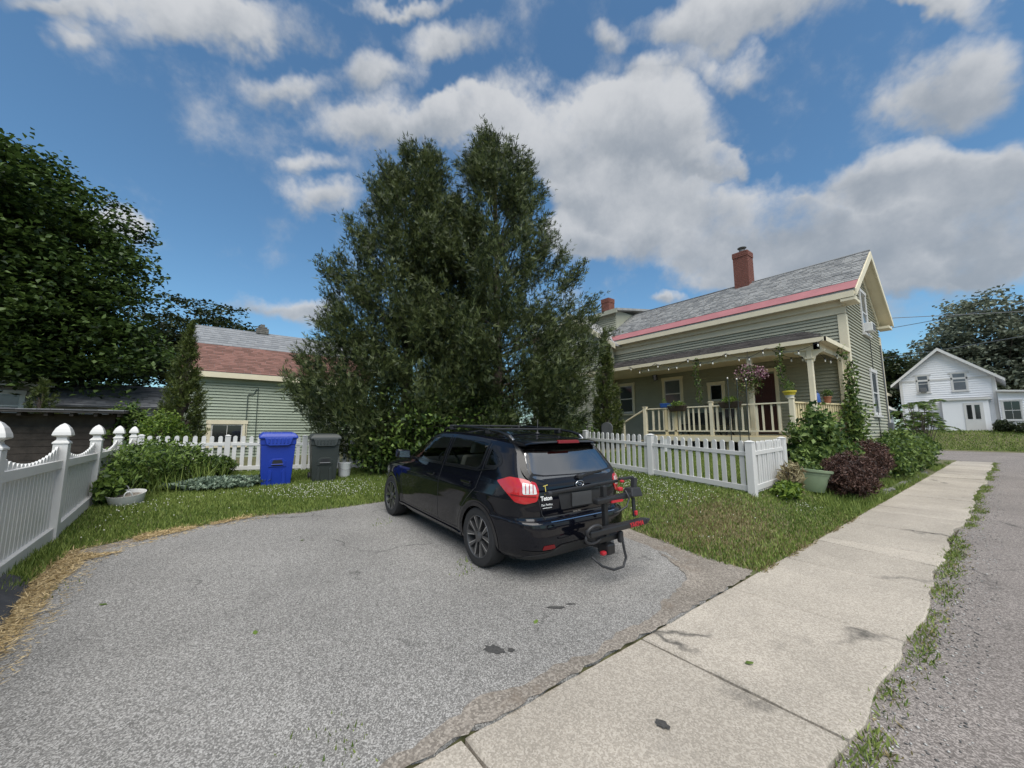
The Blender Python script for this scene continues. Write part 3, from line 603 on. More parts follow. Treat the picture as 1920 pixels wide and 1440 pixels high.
def shingles(name, m, parent, O, U, Vv, Nn, LU, LV, eu, ev, t=.012, jit=.25, clip=None, seed=1, lift=.02):
    """courses of real shingles joined in one part: O origin at the eave, U along it, V up the slope, N normal"""
    r = np.random.default_rng(seed); O, U, Vv, Nn = (np.array(x, float) for x in (O, U, Vv, Nn)); P = []
    for j in range(int(math.ceil(LV / ev))):
        u = -r.uniform(0, eu)
        while u < LU:
            w = eu * r.uniform(1 - jit, 1 + jit); a, b = max(u, 0) + .003, min(u + w, LU) - .003; u += w
            if b - a < .02: continue
            v0 = j * ev - r.uniform(0, .012); v1 = min(v0 + ev * 1.25, LV)
            if clip and not clip((a + b) / 2, (v0 + v1) / 2): continue
            l = lift * r.uniform(.7, 1.2); k = r.uniform(-.004, .004)
            P.append([O + U * a + Vv * v0 + Nn * (l + k), O + U * b + Vv * v0 + Nn * (l - k), O + U * b + Vv * v1 + Nn * (l * .3), O + U * a + Vv * v1 + Nn * (l * .3),
                      O + U * a + Vv * v0, O + U * b + Vv * v0])
    P = np.array(P); n = len(P); i = np.arange(n)[:, None] * 6
    F = np.concatenate([i + [0, 1, 2, 3], i + [4, 5, 1, 0]], 1).reshape(-1, 4)
    return tag(mesh_np(name, P.reshape(-1, 3), F, m, parent), kind='stuff')
def chimney(parent, cx, cy, z0, z1, wx, wy, m='brick', pot=False):
    c = MB().box(cx - wx / 2 + .012, cx + wx / 2 - .012, cy - wy / 2 + .012, cy + wy / 2 - .012, z0, z1).build('chimney', 'mortar', parent)
    V = []; bh = .072; k = 0; z = z0; r = np.random.default_rng(3); mb = MB()
    while z < z1 - .02:
        off = (k % 2) * .11; o = .0 if z < z1 - .25 else .025
        for side in range(4):
            L = wx if side % 2 == 0 else wy; a = -L / 2 - off
            while a < L / 2 - .02:
                p, q = max(a, -L / 2), min(a + .21, L / 2); a += .22
                if q - p < .03: continue
                d = o + r.uniform(-.002, .003); t = (wy if side % 2 == 0 else wx) / 2
                if side == 0: mb.box(cx + p, cx + q, cy - t - d, cy - t + .02, z, z + bh)
                if side == 2: mb.box(cx + p, cx + q, cy + t - .02, cy + t + d, z, z + bh)
                if side == 1: mb.box(cx - t - d, cx - t + .02, cy + p, cy + q, z, z + bh)
                if side == 3: mb.box(cx + t - .02, cx + t + d, cy + p, cy + q, z, z + bh)
        z += .083; k += 1
    tag(mb.build('bricks', m, c, fix=False), kind='stuff')
    if pot:
        MB().lathe([(.13, z1), (.13, z1 + .16), (.11, z1 + .16), (.11, z1)], (cx, cy, 0), 12).build('flue', 'grey_plastic', c)
        MB().lathe([(.0, z1 + .34), (.19, z1 + .28), (.19, z1 + .26), (0, z1 + .27)], (cx, cy, 0), 12).build('cap', 'grey_plastic', c)
        mb = MB()
        for a in range(4): mb.bar((cx + .1 * math.cos(a * 1.57), cy + .1 * math.sin(a * 1.57), z1 + .1), (cx + .15 * math.cos(a * 1.57), cy + .15 * math.sin(a * 1.57), z1 + .3), .02, .02)
        mb.build('cap_bracket', 'grey_plastic', c)
    return c
X0, X1, Y0, Y1 = 16.19, 21.65, 3.03, 12.9; RX, RZ, EZ, EX = 18.92, 8.15, 6.0, 15.78; SL = (RZ - EZ) / (RX - EX)
def green_house():
    th = thing('green_house', 'sage green clapboard house with slate roof, red eave strip and porch', 'house', (X0, Y0, .8))
    zt = EZ + SL * (X0 - EX) - .12
    wall = MB().prism([(X0, Y0, .5), (X1, Y0, .5), (X1, Y0, zt), (RX, Y0, RZ - .16), (X0, Y0, zt)], (0, Y1 - Y0, 0)).build('wall', 'green_siding', th)
    boards_x(wall, X0, Y0 + .02, Y1, 1.12, 5.39, 'green_siding')
    def gc(z):
        if z < zt - .05: return (X0 + .02, X1 - .02)
        k = (RZ - .16 - z) / ((RZ - .16 - zt) / (RX - X0)); return (RX - k, RX + k)
    boards_y(wall, Y0, X0, X1, 1.12, RZ - .3, 'green_siding', clip=gc)
    MB().box(X0 - .01, X1 + .01, Y0 - .01, Y1, .4, 1.10).build('foundation', 'stone', th)
    # trim
    for nm, a in (('corner_board', (X0 - .07, X0 + .15, Y0 - .07, Y0 + .15, 1.08, 5.36)), ('corner_board', (X1 - .14, X1 + .04, Y0 - .07, Y0 + .1, 1.08, 5.36))):
        MB().box(*a).build(nm, 'cream_paint', th)
    MB().box(X0 - .08, X0 - .0, Y0 - .08, Y1, 5.38, 5.62).build('frieze_board', 'cream_paint', th)
    MB().hexa([(EX + .03, 2.66, EZ - .20), (X0 + .1, 2.66, EZ - .20), (X0 + .1, Y1, EZ - .20), (EX + .03, Y1, EZ - .20)], [(EX + .03, 2.66, EZ - .13), (X0 + .1, 2.66, EZ - .13), (X0 + .1, Y1, EZ - .13), (EX + .03, Y1, EZ - .13)]).build('soffit', 'cream_paint', th)
    MB().box(X0 - .17, X0 - .052, Y0 - .07, Y1, 5.62, 5.80).build('bed_moulding', 'cream_paint', th)
    MB().box(EX - .02, EX + .028, 2.64, Y1, EZ - .21, EZ - .02).build('fascia', 'cream_paint', th)
    # roof deck, both slopes, then slates over the front slope and a red metal strip along its eave
    d = .05; nx = -SL / math.hypot(1, SL); nz = 1 / math.hypot(1, SL); ln = math.hypot(RX - EX, RZ - EZ)
    roof = MB().prism([(EX, 2.62, EZ - .02), (RX, 2.62, RZ - .02), (2 * RX - EX, 2.62, EZ - .02), (2 * RX - EX, 2.62, EZ + .06), (RX, 2.62, RZ + .06), (EX, 2.62, EZ + .06)], (0, Y1 - 2.62, 0)).build('roof', 'slate', th)
    u = np.array([0, 1, 0]); v = np.array([RX - EX, 0, RZ - EZ]) / ln; nn = np.array([nx, 0, nz]); o = np.array([EX, 2.60, EZ + .06])
    MB().hexa([tuple(o + nn * .004 - v * .03), tuple(o + nn * .004 + u * (Y1 - 2.6) - v * .03), tuple(o + nn * .004 + v * .72 + u * (Y1 - 2.6)), tuple(o + nn * .004 + v * .72)],
              [tuple(o + nn * .016 - v * .03), tuple(o + nn * .016 + u * (Y1 - 2.6) - v * .03), tuple(o + nn * .016 + v * .72 + u * (Y1 - 2.6)), tuple(o + nn * .016 + v * .72)]).build('eave_strip', 'red_metal', roof)
    shingles('slate_courses', 'slate', roof, o + v * .70, u, v, nn, Y1 - 2.6, ln - .70, .27, .185, seed=5, lift=.045)
    MB().tube([(RX, 2.6, RZ + .085), (RX, Y1, RZ + .085)], .035, 8).build('ridge_cap', 'grey_plastic', roof, smooth=True)
    # rake boards and soffits of the gable
    for s in (-1, 1):
        e = RX + s * (RX - EX); f = lambda t, dz: (e + (RX - e) * t, 0, EZ + (RZ - EZ) * t + dz)
        a, b = f(0, -.20), f(1, -.24); a2, b2 = f(0, .03), f(1, .03)
        MB().hexa([(a[0], 2.575, a[2]), (b[0], 2.575, b[2]), (b[0], 2.615, b[2]), (a[0], 2.615, a[2])], [(a2[0], 2.575, a2[2]), (b2[0], 2.575, b2[2]), (b2[0], 2.615, b2[2]), (a2[0], 2.615, a2[2])]).build('rake_board', 'cream_paint', th)
        a, b = f(0, -.15), f(1, -.15)
        MB().hexa([(a[0], 2.617, a[2]), (b[0], 2.617, b[2]), (b[0], 3.02, b[2]), (a[0], 3.02, a[2])], [(a[0], 2.617, a[2] + .1), (b[0], 2.617, b[2] + .1), (b[0], 3.02, b[2] + .1), (a[0], 3.02, a[2] + .1)]).build('rake_soffit', 'cream_paint', th)
        a, b = f(.12, -.47), f(1, -.45); a2, b2 = f(.12, -.18), f(1, -.18)
        MB().hexa([(a[0], 2.965, a[2]), (b[0], 2.965, b[2]), (b[0], 3.02, b[2]), (a[0], 3.02, a[2])], [(a2[0], 2.965, a2[2]), (b2[0], 2.965, b2[2]), (b2[0], 3.02, b2[2]), (a2[0], 3.02, a2[2])]).build('rake_frieze', 'cream_paint', th)
    for a, b in ((EX, X0 + .32), (X1 - .25, 2 * RX - EX)): MB().box(a, b, 2.63, Y0 - .03, EZ - .32, EZ - .22).build('eave_return', 'cream_paint', th, bevel=.01)
    chimney(roof, RX, 6.9, 7.9, 9.72, .62, .62, pot=True)
    # windows
    window(th, '-x', X0 - .035, 11.08, 12.06, 2.30, 3.85, mg='glass_dark', rows=2); window(th, '-x', X0 - .035, 8.62, 9.60, 2.42, 3.90, mg='glass_grey'); window(th, '-x', X0 - .035, 6.88, 7.56, 2.66, 3.50, rows=1)
    window(th, '-y', Y0 - .035, 18.92, 19.98, 2.05, 3.80, mf='white_vinyl', mg='glass_grey'); w = window(th, '-y', Y0 - .035, 18.55, 19.52, 5.05, 6.78, mf='white_vinyl', mg='glass_grey')
    ac = MB().box(18.78, 19.30, 2.74, 2.98, 5.18, 5.50).build('air_conditioner', 'white_plastic', w, bevel=.015)
    for k in range(7): MB().box(18.82, 19.26, 2.731, 2.742, 5.215 + k * .036, 5.235 + k * .036).build('louvre', 'grey_plastic', ac)
    mt = MB().box(21.25, 21.55, Y0 - .2, Y0 - .03, 1.35, 1.85).build('meter_box', 'grey_plastic', th, bevel=.015)
    MB().tube([(21.4, Y0 - .07, 1.85), (21.4, Y0 - .07, 5.0)], .025).build('conduit', 'grey_plastic', mt)
    MB().tube([(19.55, Y0 - .065, 1.2), (19.52, Y0 - .065, 5.0)], .012, 6).build('cable', 'black_metal', th)
    # door onto the porch
    dr = MB().box(X0 - .075, X0 - .0, 5.12, 5.98, 1.42, 3.62).build('door', 'red_door', th, bevel=.004)
    for z in ((1.6, 2.3), (2.45, 3.4)):
        for y in ((5.22, 5.52), (5.58, 5.88)): MB().box(X0 - .088, X0 - .07, y[0], y[1], z[0], z[1]).build('door_panel', 'red_door', dr, bevel=.006)
    MB().lathe([(0, -.05), (.028, -.045), (.032, -.02), (.012, -.01), (.012, .03)], (X0 - .09, 5.2, 2.45), 12, 'x').build('door_knob', 'grey_plastic', dr, smooth=True)
    for a in ((5.98, 6.09), (5.01, 5.12)): MB().box(X0 - .09, X0, a[0], a[1], 1.42, 3.70).build('door_casing', 'cream_paint', dr)
    MB().box(X0 - .095, X0, 4.98, 6.12, 3.70, 3.82).build('door_casing', 'cream_paint', dr)
    # taller rear block, mostly behind the cedars
    rw = MB().box(17.3, 24, Y1 - .02, 20, .5, 8.2).build('rear_wall', 'green_siding', th)
    boards_x(rw, 17.3, Y1, 19.9, 5.2, 8.1, 'green_siding'); 
    MB().prism([(17.0, Y1 - .3, 8.1), (20.6, Y1 - .3, 8.7), (24.3, Y1 - .3, 8.1), (24.3, Y1 - .3, 8.22), (20.6, Y1 - .3, 8.82), (17.0, Y1 - .3, 8.22)], (0, 7.5, 0)).build('rear_roof', 'slate', th)
    MB().box(16.97, 17.03, Y1 - .3, 20.2, 7.98, 8.2).build('rear_fascia', 'green_siding', th)
    chimney(th, 18.3, 14.2, 8.4, 9.35, .55, .55)
    # entry gable that looks towards the drive
    eg = MB().prism([(15.9, 12.2, .5), (15.9, 17.5, .5), (15.9, 17.5, 6.0), (15.9, 14.85, 7.9), (15.9, 12.2, 6.0)], (1.5, 0, 0)).build('entry_wall', 'green_siding', th)
    boards_x(eg, 15.9, 12.25, 17.4, 1.12, 6.0, 'green_siding')
    MB().box(15.83, 15.96, 12.12, 12.26, 1.1, 6.0).build('corner_board', 'cream_paint', th)
    for s in (-1, 1):
        MB().hexa([(15.5, 14.85 + s * 3.2, 5.72), (15.5, 14.85, 8.02), (17.4, 14.85, 8.02), (17.4, 14.85 + s * 3.2, 5.72)], [(15.5, 14.85 + s * 3.2, 5.84), (15.5, 14.85, 8.15), (17.4, 14.85, 8.15), (17.4, 14.85 + s * 3.2, 5.84)]).build('entry_roof', 'slate', th)
        MB().hexa([(15.46, 14.85 + s * 3.2, 5.58), (15.46, 14.85, 7.86), (15.498, 14.85, 7.86), (15.498, 14.85 + s * 3.2, 5.58)], [(15.46, 14.85 + s * 3.2, 5.82), (15.46, 14.85, 8.13), (15.498, 14.85, 8.13), (15.498, 14.85 + s * 3.2, 5.82)]).build('rake_board', 'cream_paint', th)
    # ---------------- porch
    DX, DZ = 13.2, 1.38; pc = [(DX, 3.82), (DX, 8.68), (X0, 8.68), (X0, 3.08)]
    dk = MB().prism([(x, y, DZ - .16) for x, y in pc], (0, 0, .12)).build('porch_deck', 'cream_paint', th)
    x = DX - .03
    while x < X0 - .05:
        ya = 3.82 - (x - DX) * .2475 - .02; MB().box(x, x + .13, ya, 8.70, DZ - .037, DZ - .008).build('deck_board', 'pine_wood', dk); x += .14
    MB().box(X0 - .8, X0 - .02, 3.2, 8.6, .5, DZ - .17).build('porch_base', 'stone', dk)
    for y in (4.1, 5.6, 7.1, 8.5): MB().box(DX + .1, DX + .24, y, y + .14, .4, DZ - .165).build('pier', 'pine_wood', dk)
    fr = MB().box(DX - .05, DX - .002, 3.80, 8.70, DZ - .20, DZ - .04).build('deck_skirt', 'cream_paint', dk)
    rl = MB().box(DX - .02, DX + .11, 3.85, 8.62, 2.335, 2.375).build('porch_railing', 'cream_paint', th)
    MB().box(DX + .0, DX + .08, 3.85, 8.62, 1.50, 1.545).build('bottom_rail', 'cream_paint', rl)
    bal = MB().box(-.022, .022, -.022, .022, 0, .79).mesh('baluster', 'cream_paint')
    y = 4.15
    while y < 8.5: inst('baluster', bal, (DX + .045, y, 1.545), rl, scale=(1, random.choice((1, 1, 1.5)), 1)); y += random.choice((.17, .20, .24))
    for y in (7.72, 7.36): MB().box(DX + .0, DX + .09, y, y + .09, 1.30, 2.33).build('rail_post', 'pine_wood', rl)
    for (x, y, w, z0, z1) in ((DX + .02, 3.82, .125, .5, 2.46), (DX + .03, 6.12, .11, .5, 2.48), (DX + .03, 8.64, .13, .6, 2.42)):
        MB().box(x - w / 2, x + w / 2, y - w / 2, y + w / 2, z0, z1).build('newel', 'cream_paint', rl, bevel=.008)
        MB().box(x - w / 2 - .015, x + w / 2 + .015, y - w / 2 - .015, y + w / 2 + .015, z1, z1 + .03).build('newel_cap', 'cream_paint', rl, bevel=.006)
    # side railing towards the street, close balusters
    a, b = Vector((DX + .06, 3.80, 0)), Vector((15.95, 3.10, 0)); sr = MB().bar(a + Vector((0, 0, 2.355)), b + Vector((0, 0, 2.355)), .12, .04).build('side_railing', 'pine_wood', th)
    MB().bar(a + Vector((0, 0, 1.53)), b + Vector((0, 0, 1.53)), .07, .045).build('bottom_rail', 'pine_wood', sr)
    sb = MB().box(-.024, .024, -.024, .024, 0, .8).mesh('baluster', 'pine_wood')
    for i in range(24): p = a + (b - a) * (i + .7) / 24.4; inst('baluster', sb, (p.x, p.y, 1.545), sr, (0, 0, -.25))
    # steps and their handrail at the far end
    st = MB()
    for i, (y0_, z) in enumerate(((8.72, 1.16), (9.0, .98), (9.28, .80))): MB().box(DX + .1, DX + 1.2, y0_, y0_ + .3, z - .04, z).build('step', 'pine_wood', th)
    MB().bar((DX + .05, 8.66, 2.36), (DX + .05, 9.75, 1.80), .09, .045).build('stair_rail', 'cream_paint', rl)
    MB().box(DX - .01, DX + .10, 9.62, 9.73, .6, 1.84).build('newel', 'cream_paint', rl)
    # roof of the porch: a low slope with a hipped street end
    PX, PZ, WZ = 13.42, 4.18, 4.98; ya, yb = 2.98, 12.2
    pr = MB().add([(PX, ya, PZ), (PX, yb, PZ), (X0 - .01, yb, WZ), (X0 - .01, ya + 1.1, WZ), (X0 - .01, ya, PZ), (PX, ya, PZ - .05), (PX, yb, PZ - .05), (X0 - .01, yb, PZ - .05), (X0 - .01, ya, PZ - .05)],
                  [(0, 1, 2, 3), (0, 3, 4), (5, 8, 7, 6), (0, 5, 6, 1), (1, 6, 7, 2), (4, 8, 5, 0), (2, 7, 8, 4, 3)]).build('porch_roof', 'dark_shingle', th)
    lv = math.hypot(X0 - PX, WZ - PZ); v = np.array([X0 - PX, 0, WZ - PZ]) / lv; nn = np.array([-(WZ - PZ), 0, X0 - PX]) / lv
    shingles('porch_shingles', 'dark_shingle', pr, (PX - .03, ya, PZ), (0, 1, 0), v, nn, yb - ya, lv, .30, .14, seed=9, lift=.018, clip=lambda u, w: u > w / lv * 1.1)
    MB().box(PX - .045, PX - .005, ya - .045, yb, PZ - .13, PZ - .005).build('porch_fascia', 'cream_paint', th)
    MB().box(PX - .045, X0 - .05, ya - .045, ya - .005, PZ - .13, PZ - .005).build('porch_fascia', 'cream_paint', th)
    MB().box(PX + .0, X0 - .05, ya, yb, PZ - .09, PZ - .055).build('porch_ceiling', 'cream_paint', th)
    MB().box(PX + .22, PX + .36, ya + .2, 9.0, PZ - .30, PZ - .095).build('porch_beam', 'cream_paint', th)
    MB().box(PX + .22, X0 - .05, ya + .2, ya + .32, PZ - .302, PZ - .097).build('porch_beam', 'cream_paint', th)
    for (x, y) in ((PX + .29, 5.03), (PX + .29, 3.42)):
        p = MB().box(x - .065, x + .065, y - .065, y + .065, 1.38 if y > 4 else 1.38, PZ - .30).build('porch_post', 'cream_paint', th, bevel=.01)
        MB().box(x - .10, x + .10, y - .10, y + .10, PZ - .56, PZ - .50).build('capital', 'cream_paint', p, bevel=.008)
        for s in ((-1, 1) if y < 4 else ()):
            q = [(x, y + s * .065, PZ - .30), (x, y + s * .38, PZ - .30), (x, y + s * .37, PZ - .35), (x, y + s * .25, PZ - .40), (x, y + s * .15, PZ - .48), (x, y + s * .11, PZ - .62), (x, y + s * .065, PZ - .66)]
            MB().prism([(a - .02, b, c) for a, b, c in q], (.04, 0, 0)).build('bracket', 'cream_paint', p)
        MB().box(x - .085, x + .085, y - .085, y + .085, 1.372, 1.6).build('post_base', 'cream_paint', p, bevel=.008)
    p = MB().box(X0 - .15, X0 - .05, 3.16, 3.28, 1.4, PZ - .30).build('porch_post', 'cream_paint', th, bevel=.01)
    # a pipe vent on the porch roof
    MB().lathe([(.055, 4.66), (.055, 4.98), (.0, 4.98)], (14.75, 11.55, 0), 12).build('vent_pipe', 'white_plastic', th, smooth='a')
    return th
GH = green_house()
# ---------------- barn
def barn():
    Y = 17.7; xa, xb = -.92, 5.4
    th = thing('green_barn', 'pale green clapboard barn with red and grey banded roof', 'barn', (xa, Y, .5))
    wall = MB().prism([(xa, Y, .3), (xa, 23.3, .3), (xa, 23.3, 3.6), (xa, 20.5, 5.85), (xa, Y, 3.6)], (xb - xa, 0, 0)).build('wall', 'barn_siding', th)
    boards_y(wall, Y, xa, xb, .55, 3.52, 'barn_siding', pitch=.108)
    MB().box(xa - .05, xb, Y - .34, Y - .28, 3.45, 3.64).build('fascia', 'cream_paint', th); MB().box(xa, xb, Y - .28, Y + .05, 3.47, 3.51).build('soffit', 'cream_paint', th); MB().box(xa + .1, xb, Y - .065, Y - .003, 3.28, 3.466).build('frieze_board', 'barn_siding', th)
    MB().box(xa - .03, xa + .10, Y - .07, Y + .1, .5, 3.46).build('corner_board', 'barn_siding', th)
    ez, ey, rz, ry = 3.64, Y - .32, 5.92, 20.45
    roof = MB().prism([(xa - .2, ey, ez - .05), (xa - .2, ry, rz - .05), (xa - .2, 23.6, ez - .05), (xa - .2, 23.6, ez + .02), (xa - .2, ry, rz + .02), (xa - .2, ey, ez + .02)], (xb - xa + .4, 0, 0)).build('roof', 'barn_metal', th)
    ln = math.hypot(ry - ey, rz - ez); v = np.array([0, ry - ey, rz - ez]) / ln; nn = np.array([0, -(rz - ez), ry - ey]) / ln; o = np.array([xa - .2, ey, ez + .02])
    shingles('red_courses', 'red_shingle', roof, o, (1, 0, 0), v, nn, xb - xa + .4, ln * .56, .26, .13, seed=2, lift=.014)
    shingles('grey_courses', 'barn_metal', roof, o + v * ln * .56, (1, 0, 0), v, nn, xb - xa + .4, ln * .44, .30, .20, seed=3, lift=.016, jit=.04)
    c = chimney(roof, 1.42, 20.45, 5.8, 6.12, .42, .34, m='stone'); MB().box(1.25, 1.59, 20.3, 20.6, 6.15, 6.2).build('cap', 'stone', c); MB().box(1.33, 1.5, 20.36, 20.54, 6.2, 6.32).build('flue', 'stone', c)
    window(th, '-y', Y - .035, -.22, .98, .95, 1.90, cols=2, rows=1, trim=.13, mg='glass_dark')
    mat('downpipe_dark', (.05, .07, .06), .5)
    MB().tube([(.95, Y - .075, .6), (.93, Y - .075, 2.86), (.95, Y - .075, 2.90), (1.10, Y - .075, 2.92), (1.20, Y - .075, 3.12)], .016, 6).build('pipe', 'downpipe_dark', th); MB().tube([(1.27, Y - .072, .6), (1.24, Y - .072, 3.16)], .013, 6).build('pipe', 'downpipe_dark', th)
barn()
# ---------------- shed and houses beyond the scalloped fence
def shed():
    mat('old_boards', (.045, .036, .030), .9, var=.4, vscale=5, bump=.3)
    th = thing('dark_shed', 'low dark board shed with grey shingle roof behind the scalloped fence', 'shed', (-2.3, 15.9, .4))
    w = MB().box(-12, -2.3, 15.95, 19, .2, 2.0).build('wall', 'old_boards', th)
    z = .4
    while z < 1.6: MB().box(-12, -2.32, 15.92, 15.949, z, z + .17).build('board', 'old_boards', w); z += .18
    rf = MB().hexa([(-12.2, 15.35, 2.02), (-2.05, 15.35, 2.02), (-2.05, 19.2, 2.12), (-12.2, 19.2, 2.12)], [(-12.2, 15.35, 2.08), (-2.05, 15.35, 2.08), (-2.05, 19.2, 2.18), (-12.2, 19.2, 2.18)]).build('roof', 'dark_shingle', th)
    mat('grey_shingle', (.07, .073, .08), .9, island=.8, col2=(.135, .137, .145), vscale=4)
    ln = math.hypot(3.85, .10); v = np.array([0, 3.85, .10]) / ln; nn = np.array([0, -.10, 3.85]) / ln
    shingles('shingles', 'grey_shingle', rf, (-12.2, 15.33, 2.08), (1, 0, 0), v, nn, 10.15, ln, .3, .15, seed=11, lift=.03)
    r = random.Random(2); x = -12.1
    while x < -2.2: MB().box(x, x + .07, 15.42, 15.9, 1.93, 2.015).build('rafter_tail', 'old_boards', rf); x += .45
    # neighbour house
    h = thing('grey_house', 'pale grey neighbour house with dark roof seen under the maple', 'house', (-8.5, 23, .4))
    mat('pale_siding', (.36, .34, .33), .7)
    wl = MB().box(-14, -5.6, 24, 30, .2, 3.35).build('wall', 'pale_siding', h)
    for k in range(16): MB().box(-14, -5.6, 23.975, 24.005, .7 + k * .16, .85 + k * .16).build('clapboard', 'pale_siding', wl)
    MB().hexa([(-14.5, 23.4, 3.3), (-5.2, 23.4, 3.3), (-5.2, 27, 5.0), (-14.5, 27, 5.0)], [(-14.5, 23.4, 3.42), (-5.2, 23.4, 3.42), (-5.2, 27, 5.12), (-14.5, 27, 5.12)]).build('roof', 'grey_shingle', h)
    MB().box(-14.5, -5.2, 23.36, 23.4, 3.25, 3.45).build('fascia', 'white_vinyl', h)
    window(h, '-y', 23.97, -7.0, -6.05, 1.9, 3.1, mf='white_vinyl', mg='glass_grey')
    g = thing('neighbour_garage', 'low garage with plain dark grey shingle roof beside the maple', 'garage', (-4, 22, .4))
    MB().box(-5.4, -1.2, 22.3, 26, .2, 2.5).build('wall', 'pale_siding', g)
    rf = MB().hexa([(-5.6, 21.9, 2.45), (-1.0, 21.9, 2.45), (-1.0, 25, 3.55), (-5.6, 25, 3.55)], [(-5.6, 21.9, 2.5), (-1.0, 21.9, 2.5), (-1.0, 25, 3.6), (-5.6, 25, 3.6)]).build('roof', 'grey_shingle', g)
    ln = math.hypot(3.1, 1.1); shingles('shingles', 'grey_shingle', rf, (-5.6, 21.88, 2.5), (1, 0, 0), np.array([0, 3.1, 1.1]) / ln, np.array([0, -1.1, 3.1]) / ln, 4.6, ln, .3, .15, seed=12, lift=.02)
shed()
# ---------------- white house across the side street
def white_house():
    X = 53.0; ya, yb = .45, 6.30; zb, ze, ym, za = 1.30, 6.25, 3.5, 8.95
    th = thing('white_house', 'white clapboard house with low side wing across the side street', 'house', (X, 3.4, zb))
    wall = MB().prism([(X, ya, .8), (X, yb, .8), (X, yb, ze), (X, ym, za), (X, ya, ze)], (9, 0, 0)).build('wall', 'white_siding', th)
    def gc(z):
        if z < ze: return (ya, yb)
        t = (za - z) / (za - ze); return (ym - (ym - ya) * t, ym + (yb - ym) * t)
    boards_x(wall, X, ya, yb, zb + .1, za - .1, 'white_siding', pitch=.20, clip=gc)
    MB().box(X - .085, X, ya, yb, ze - .14, ze + .02).build('belt_board', 'white_vinyl', th)
    for s, ye in ((1, yb + .55), (-1, ya - .55)):
        z2 = ze - .48
        MB().hexa([(X - .55, ye, z2), (X - .55, ym, za + .02), (X + 9.3, ym, za + .02), (X + 9.3, ye, z2)], [(X - .55, ye, z2 + .14), (X - .55, ym, za + .18), (X + 9.3, ym, za + .18), (X + 9.3, ye, z2 + .14)]).build('roof', 'barn_metal', th)
        MB().hexa([(X - .60, ye, z2 - .12), (X - .60, ym, za - .12), (X - .552, ym, za - .12), (X - .552, ye, z2 - .12)], [(X - .60, ye, z2 + .12), (X - .60, ym, za + .17), (X - .552, ym, za + .17), (X - .552, ye, z2 + .12)]).build('rake_board', 'white_vinyl', th)
    for y in (ya, yb - .2): MB().box(X - .075, X, y, y + .2, zb, ze - .14).build('corner_board', 'white_vinyl', th)
    w = window(th, '-x', X - .035, 4.25, 5.15, 5.0, 6.75, mf='white_vinyl', mg='glass_grey', trim=.1, head=.1)
    MB().box(X - .4, X - .05, 4.5, 4.9, 5.1, 5.5).build('air_conditioner', 'grey_plastic', w, bevel=.02)
    window(th, '-x', X - .035, 1.95, 2.95, 5.0, 6.75, mf='white_vinyl', mg='glass_grey', trim=.1, head=.1)
    # closed-in entry with a flat roof
    e = MB().box(X - 1.3, X, .95, 3.6, zb, 4.15).build('entry', 'white_siding', th)
    MB().box(X - 1.45, X, .8, 3.75, 4.15, 4.32).build('entry_roof', 'white_vinyl', e); MB().box(X - 1.42, X, .83, 3.72, 4.321, 4.36).build('entry_flashing', 'grey_plastic', e)
    d = MB().box(X - 1.35, X - 1.30, 1.25, 2.35, zb + .15, 3.9).build('door', 'white_vinyl', e)
    for y in (1.45, 1.9): MB().box(X - 1.37, X - 1.345, y, y + .28, 2.5, 3.7).build('pane', 'glass_dark', d)
    MB().box(X - 1.9, X - 1.3, 1.0, 2.6, zb - .2, zb + .12).build('step', 'concrete', e)
    # wing to the right
    wg = MB().prism([(X - .6, ya - .02, .8), (X - .6, -6, .8), (X - .6, -6, 4.2), (X - .6, ya - .02, 4.75)], (7, 0, 0)).build('wing', 'white_siding', th)
    boards_x(wg, X - .6, -6, ya - .03, zb + .1, 4.2, 'white_siding', pitch=.20)
    MB().hexa([(X - 1.0, ya, 4.78), (X - 1.0, -6.3, 4.2), (X + 6.5, -6.3, 4.2), (X + 6.5, ya, 4.78)], [(X - 1.0, ya, 4.92), (X - 1.0, -6.3, 4.34), (X + 6.5, -6.3, 4.34), (X + 6.5, ya, 4.92)]).build('wing_roof', 'white_vinyl', th)
    window(th, '-x', X - .635, -.78, .32, 2.3, 4.05, mf='white_vinyl', mg='glass_dark', cols=2, trim=.1); window(th, '-x', X - .635, -4.5, -3.4, 2.3, 4.05, mf='white_vinyl', mg='glass_dark', cols=2, trim=.1)
    MB().box(X - .68, X - .6, -1.6, .42, 2.12, 2.24).build('sill', 'white_vinyl', th)
    # outbuilding to its left
    o = thing('small_shed', 'small pale shed between the green house and the white house', 'shed', (50, 8.3, 1.2))
    mat('shed_siding', (.42, .45, .50), .6)
    MB().prism([(50, 7.0, .8), (50, 9.4, .8), (50, 9.4, 3.6), (50, 8.2, 4.6), (50, 7.0, 3.6)], (3, 0, 0)).build('wall', 'shed_siding', o)
    for s in (-1, 1): MB().hexa([(49.7, 8.2 + s * 1.5, 3.4), (49.7, 8.2, 4.65), (53.2, 8.2, 4.65), (53.2, 8.2 + s * 1.5, 3.4)], [(49.7, 8.2 + s * 1.5, 3.5), (49.7, 8.2, 4.76), (53.2, 8.2, 4.76), (53.2, 8.2 + s * 1.5, 3.5)]).build('roof', 'white_vinyl', o)
    MB().box(49.96, 50, 7.7, 8.7, 1.2, 3.1).build('door', 'white_vinyl', o)
white_house()
